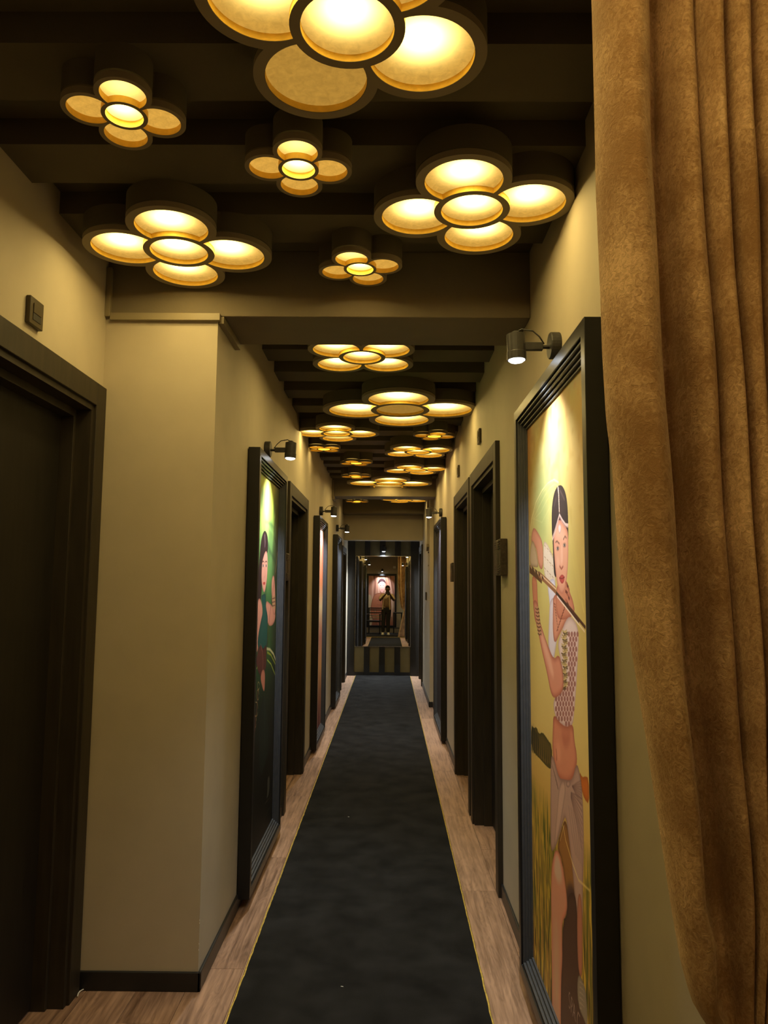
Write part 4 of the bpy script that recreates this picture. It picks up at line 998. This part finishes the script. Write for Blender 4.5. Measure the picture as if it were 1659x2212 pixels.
# ------------------------------------------------------------------ the person holding the phone
SKIN = mat('skin_brown', (.085, .045, .028), .55, noise=.1, nscale=40)
HAIR = mat('hair_black', (.010, .009, .008), .7, bump=.8, bscale=400)
SHIRT = mat('shirt_cream', (.56, .43, .30), .85, noise=.15, nscale=12, stretch=(6, 6, 1))
TEE = mat('tee_brown', (.20, .125, .075), .9, noise=.15, nscale=20)
DENIM = mat('trousers_black', (.014, .014, .017), .85, noise=.3, nscale=30)
SHOE = mat('shoe_white', (.82, .82, .80), .5)
EYEW = mat('eye_white', (.75, .72, .68), .3); IRIS = mat('iris', (.02, .012, .008), .2); LIPS = mat('lips', (.16, .06, .05), .5)
def skin_obj(name, verts, edges, radii, m, parent, sub=2, extra=None):
    me = bpy.data.meshes.new(name); me.from_pydata(verts, edges, []); o = bpy.data.objects.new(name, me); COL.objects.link(o); o.parent = parent
    sk = o.modifiers.new('skin', 'SKIN'); sk.use_smooth_shade = True
    sv = me.skin_vertices[0].data if me.skin_vertices else None
    if sv is None:
        bpy.context.view_layer.objects.active = o
        bm = bmesh.new(); bm.from_mesh(me); bm.verts.layers.skin.verify(); bm.to_mesh(me); bm.free(); sv = me.skin_vertices[0].data
    for i, r in enumerate(radii):
        rr = r if isinstance(r, tuple) else (r, r); sv[i].radius = rr
    seen = set(); adj = {i: [] for i in range(len(verts))}
    for a, b in edges: adj[a].append(b); adj[b].append(a)
    for i in range(len(verts)):
        sv[i].use_root = i not in seen
        if i not in seen:
            st = [i]
            while st:
                q = st.pop()
                if q in seen: continue
                seen.add(q); st += adj[q]
    o.modifiers.new('sub', 'SUBSURF').levels = sub; o.modifiers['sub'].render_levels = sub
    me.materials.append(m)
    return o
def person():
    t = thing('person', 'person in open cream shirt and black trousers holding up a phone in the mirror', 'person', (-.08, -.42, .0095))
    # joints in local space (person faces +Y)
    J = {'pelvis': (0, 0, .88), 'waist': (0, 0, 1.02), 'chest': (.01, .0, 1.20), 'upper': (.02, -.01, 1.32), 'neck': (.03, .0, 1.40), 'neck2': (.035, .01, 1.45),
         'jaw': (.04, .025, 1.49), 'face': (.04, .02, 1.55), 'crown': (.04, .01, 1.61)}
    order = list(J); V = [J[k] for k in order]
    R_ = {'pelvis': (.15, .11), 'waist': (.13, .095), 'chest': (.155, .105), 'upper': (.15, .09), 'neck': (.06, .055), 'neck2': (.052, .05), 'jaw': (.062, .07), 'face': (.075, .088), 'crown': (.066, .078)}
    rad = [R_[k] for k in order]; Ed = [(i, i+1) for i in range(len(order)-1)]
    def add(p, r, link_):
        V.append(p); rad.append(r); i = len(V)-1
        if link_ is not None: Ed.append((link_, i))
        return i
    up = order.index('upper')
    for s_ in (-1, 1):
        sx = .02+s_*.17
        a = add((sx, -.005, 1.335), .056, up); b = add((.02+s_*.215, .04, 1.24), .048, a); c = add((.02+s_*.235, .10, 1.155), .040, b)
        d = add((.03+s_*.15, .22, 1.27), .034, c); e = add((.045+s_*.075, .31, 1.365), .024, d); f = add((.055+s_*.055, .345, 1.395), (.030, .018), e); g = add((.06+s_*.045, .37, 1.425), (.032, .015), f)
        # four fingers and a thumb, each its own chain rooted in the palm
        base = Vector((.06+s_*.050, .355, 1.405))
        for k in range(4):
            off = Vector((s_*-.002, .004, (-.022+k*.017)))
            p0 = base+off; ln = (.85, .97, 1.0, .92)[k]
            p1 = p0+Vector((s_*.010, .024*ln, .006)); p2 = p1+Vector((-s_*.012, .018*ln, .004)); p3 = p2+Vector((-s_*.018, .006, .003))
            i0 = add(tuple(p0), .0095, None); i1 = add(tuple(p1), .0088, i0); i2 = add(tuple(p2), .0080, i1); add(tuple(p3), .0072, i2)
        th0 = base+Vector((-s_*.012, -.012, .012)); i0 = add(tuple(th0), .011, None); i1 = add(tuple(th0+Vector((-s_*.014, .010, .022))), .0098, i0); add(tuple(th0+Vector((-s_*.020, .022, .040))), .0085, i1)
    pe = order.index('pelvis')
    for s_, fx in ((-1, -.11), (1, .065)):
        a = add((s_*.085, 0, .80), .085, pe); b = add((fx*.9, .01, .47), .058, a); c = add((fx, .0, .25), .050, b); d = add((fx, -.01, .085), .036, c); e = add((fx+s_*.01, .09, .035), (.036, .022), d)
    skin_obj('body', V, Ed, rad, SKIN, t)
    # trousers
    tv = [(0, 0, .98), (0, 0, .88), (-.085, 0, .78), (-.10, .01, .47), (-.112, 0, .22), (-.112, -.005, .075), (.085, 0, .78), (.06, .01, .47), (.065, 0, .22), (.065, -.005, .075)]
    skin_obj('trousers', tv, [(0, 1), (1, 2), (2, 3), (3, 4), (4, 5), (1, 6), (6, 7), (7, 8), (8, 9)], [(.15, .11), (.17, .125), .10, .078, .070, .066, .10, .078, .070, .066], DENIM, t)
    skin_obj('tee', [(0, .012, .90), (0, .012, 1.02), (.01, .012, 1.20), (.02, .005, 1.33), (.03, .005, 1.385)], [(0, 1), (1, 2), (2, 3), (3, 4)], [(.155, .12), (.15, .115), (.165, .118), (.14, .095), (.07, .06)], TEE, t)
    # open overshirt: two front panels, a back and sleeves
    sv = [(.02, -.02, 1.345)]; se = []; sr = [(.13, .085)]
    def sa(p, r, l): sv.append(p); sr.append(r); se.append((l, len(sv)-1)); return len(sv)-1
    a = sa((.01, -.03, 1.20), (.165, .105), 0); b = sa((0, -.035, 1.02), (.165, .105), a); sa((0, -.035, .84), (.185, .115), b)
    for s_ in (-1, 1):
        a = sa((.02+s_*.165, -.005, 1.335), .072, 0); b = sa((.02+s_*.215, .04, 1.245), .074, a); sa((.02+s_*.235, .088, 1.165), .072, b)
    skin_obj('overshirt', sv, se, sr, SHIRT, t)
    for s_ in (-1, 1):
        skin_obj('shirt_front', [(.02+s_*.075, .09, 1.34), (.01+s_*.105, .105, 1.18), (s_*.12, .105, 1.0), (s_*.135, .10, .84)], [(0, 1), (1, 2), (2, 3)], [(.030, .016), (.040, .018), (.048, .018), (.055, .018)], SHIRT, t)
    # head details
    def ell(name, c, r, m, n=14, par=t):
        bm = bmesh.new(); bmesh.ops.create_uvsphere(bm, u_segments=n, v_segments=n//2+2, radius=1)
        for v in bm.verts: v.co = Vector((v.co.x*r[0], v.co.y*r[1], v.co.z*r[2]))
        me = bpy.data.meshes.new(name); bm.to_mesh(me); bm.free()
        return link(name, me, m, par, loc=c, smooth=True)
    bm = bmesh.new(); bmesh.ops.create_uvsphere(bm, u_segments=24, v_segments=16, radius=1)
    bmesh.ops.delete(bm, geom=[v for v in bm.verts if v.co.z < -.15 and v.co.y > -.2 or v.co.z < -.6 or (v.co.y > .62 and v.co.z < .52)], context='VERTS')
    for v in bm.verts: v.co = Vector((v.co.x*.083, v.co.y*.098, v.co.z*.095))
    me = bpy.data.meshes.new('hair'); bm.to_mesh(me); bm.free(); link('hair', me, HAIR, t, loc=(.04, .008, 1.585), smooth=True)
    ell('beard', (.04, .055, 1.475), (.052, .050, .034), HAIR)
    ell('nose', (.04, .112, 1.535), (.014, .018, .022), SKIN)
    ell('mouth', (.04, .104, 1.500), (.022, .008, .008), LIPS)
    for s_ in (-1, 1):
        e = ell('eye', (.04+s_*.028, .086, 1.555), (.012, .010, .006), EYEW); ell('iris', (0, .006, 0), (.0055, .005, .0055), IRIS, par=e)
        ell('ear', (.04+s_*.080, .005, 1.54), (.010, .020, .030), SKIN)
    for s_, fx in ((-1, -.112), (1, .067)):
        fo = skin_obj('shoe', [(fx, -.045, .045), (fx, .03, .045), (fx+s_*.012, .11, .036), (fx+s_*.02, .165, .030)], [(0, 1), (1, 2), (2, 3)], [(.038, .044), (.042, .046), (.046, .034), (.040, .026)], SHOE, t)
        obj('sole', MB().prism([(fx-.045, -.09), (fx+.045, -.09), (fx+.052+s_*.01, .10), (fx+.036+s_*.02, .20), (fx-.036+s_*.02, .20), (fx-.052+s_*.01, .10)], 'z', 0, .02), SHOE, fo, bev=.004)
    # the phone they hold: just below and behind the viewpoint
    p = thing('phone', 'dark mobile phone held up by the person in the mirror', 'phone', (-.018, -.024, 1.418))
    obj('case', MB().box(-.036, .036, -.008, 0, -.0745, .070), MT['black'], p, bev=.004)
    obj('screen', MB().box(-.033, .033, -.009, -.008, -.070, .066), mat('phone_glass', (.01, .01, .012), .1), p)
    for dx, dz in ((-.02, .052), (-.02, .034), (-.004, .043)): obj('camera_lens', MB().tube([(dx, 0, dz), (dx, .002, dz)], .006, 14), MT['dark'], p)
person()
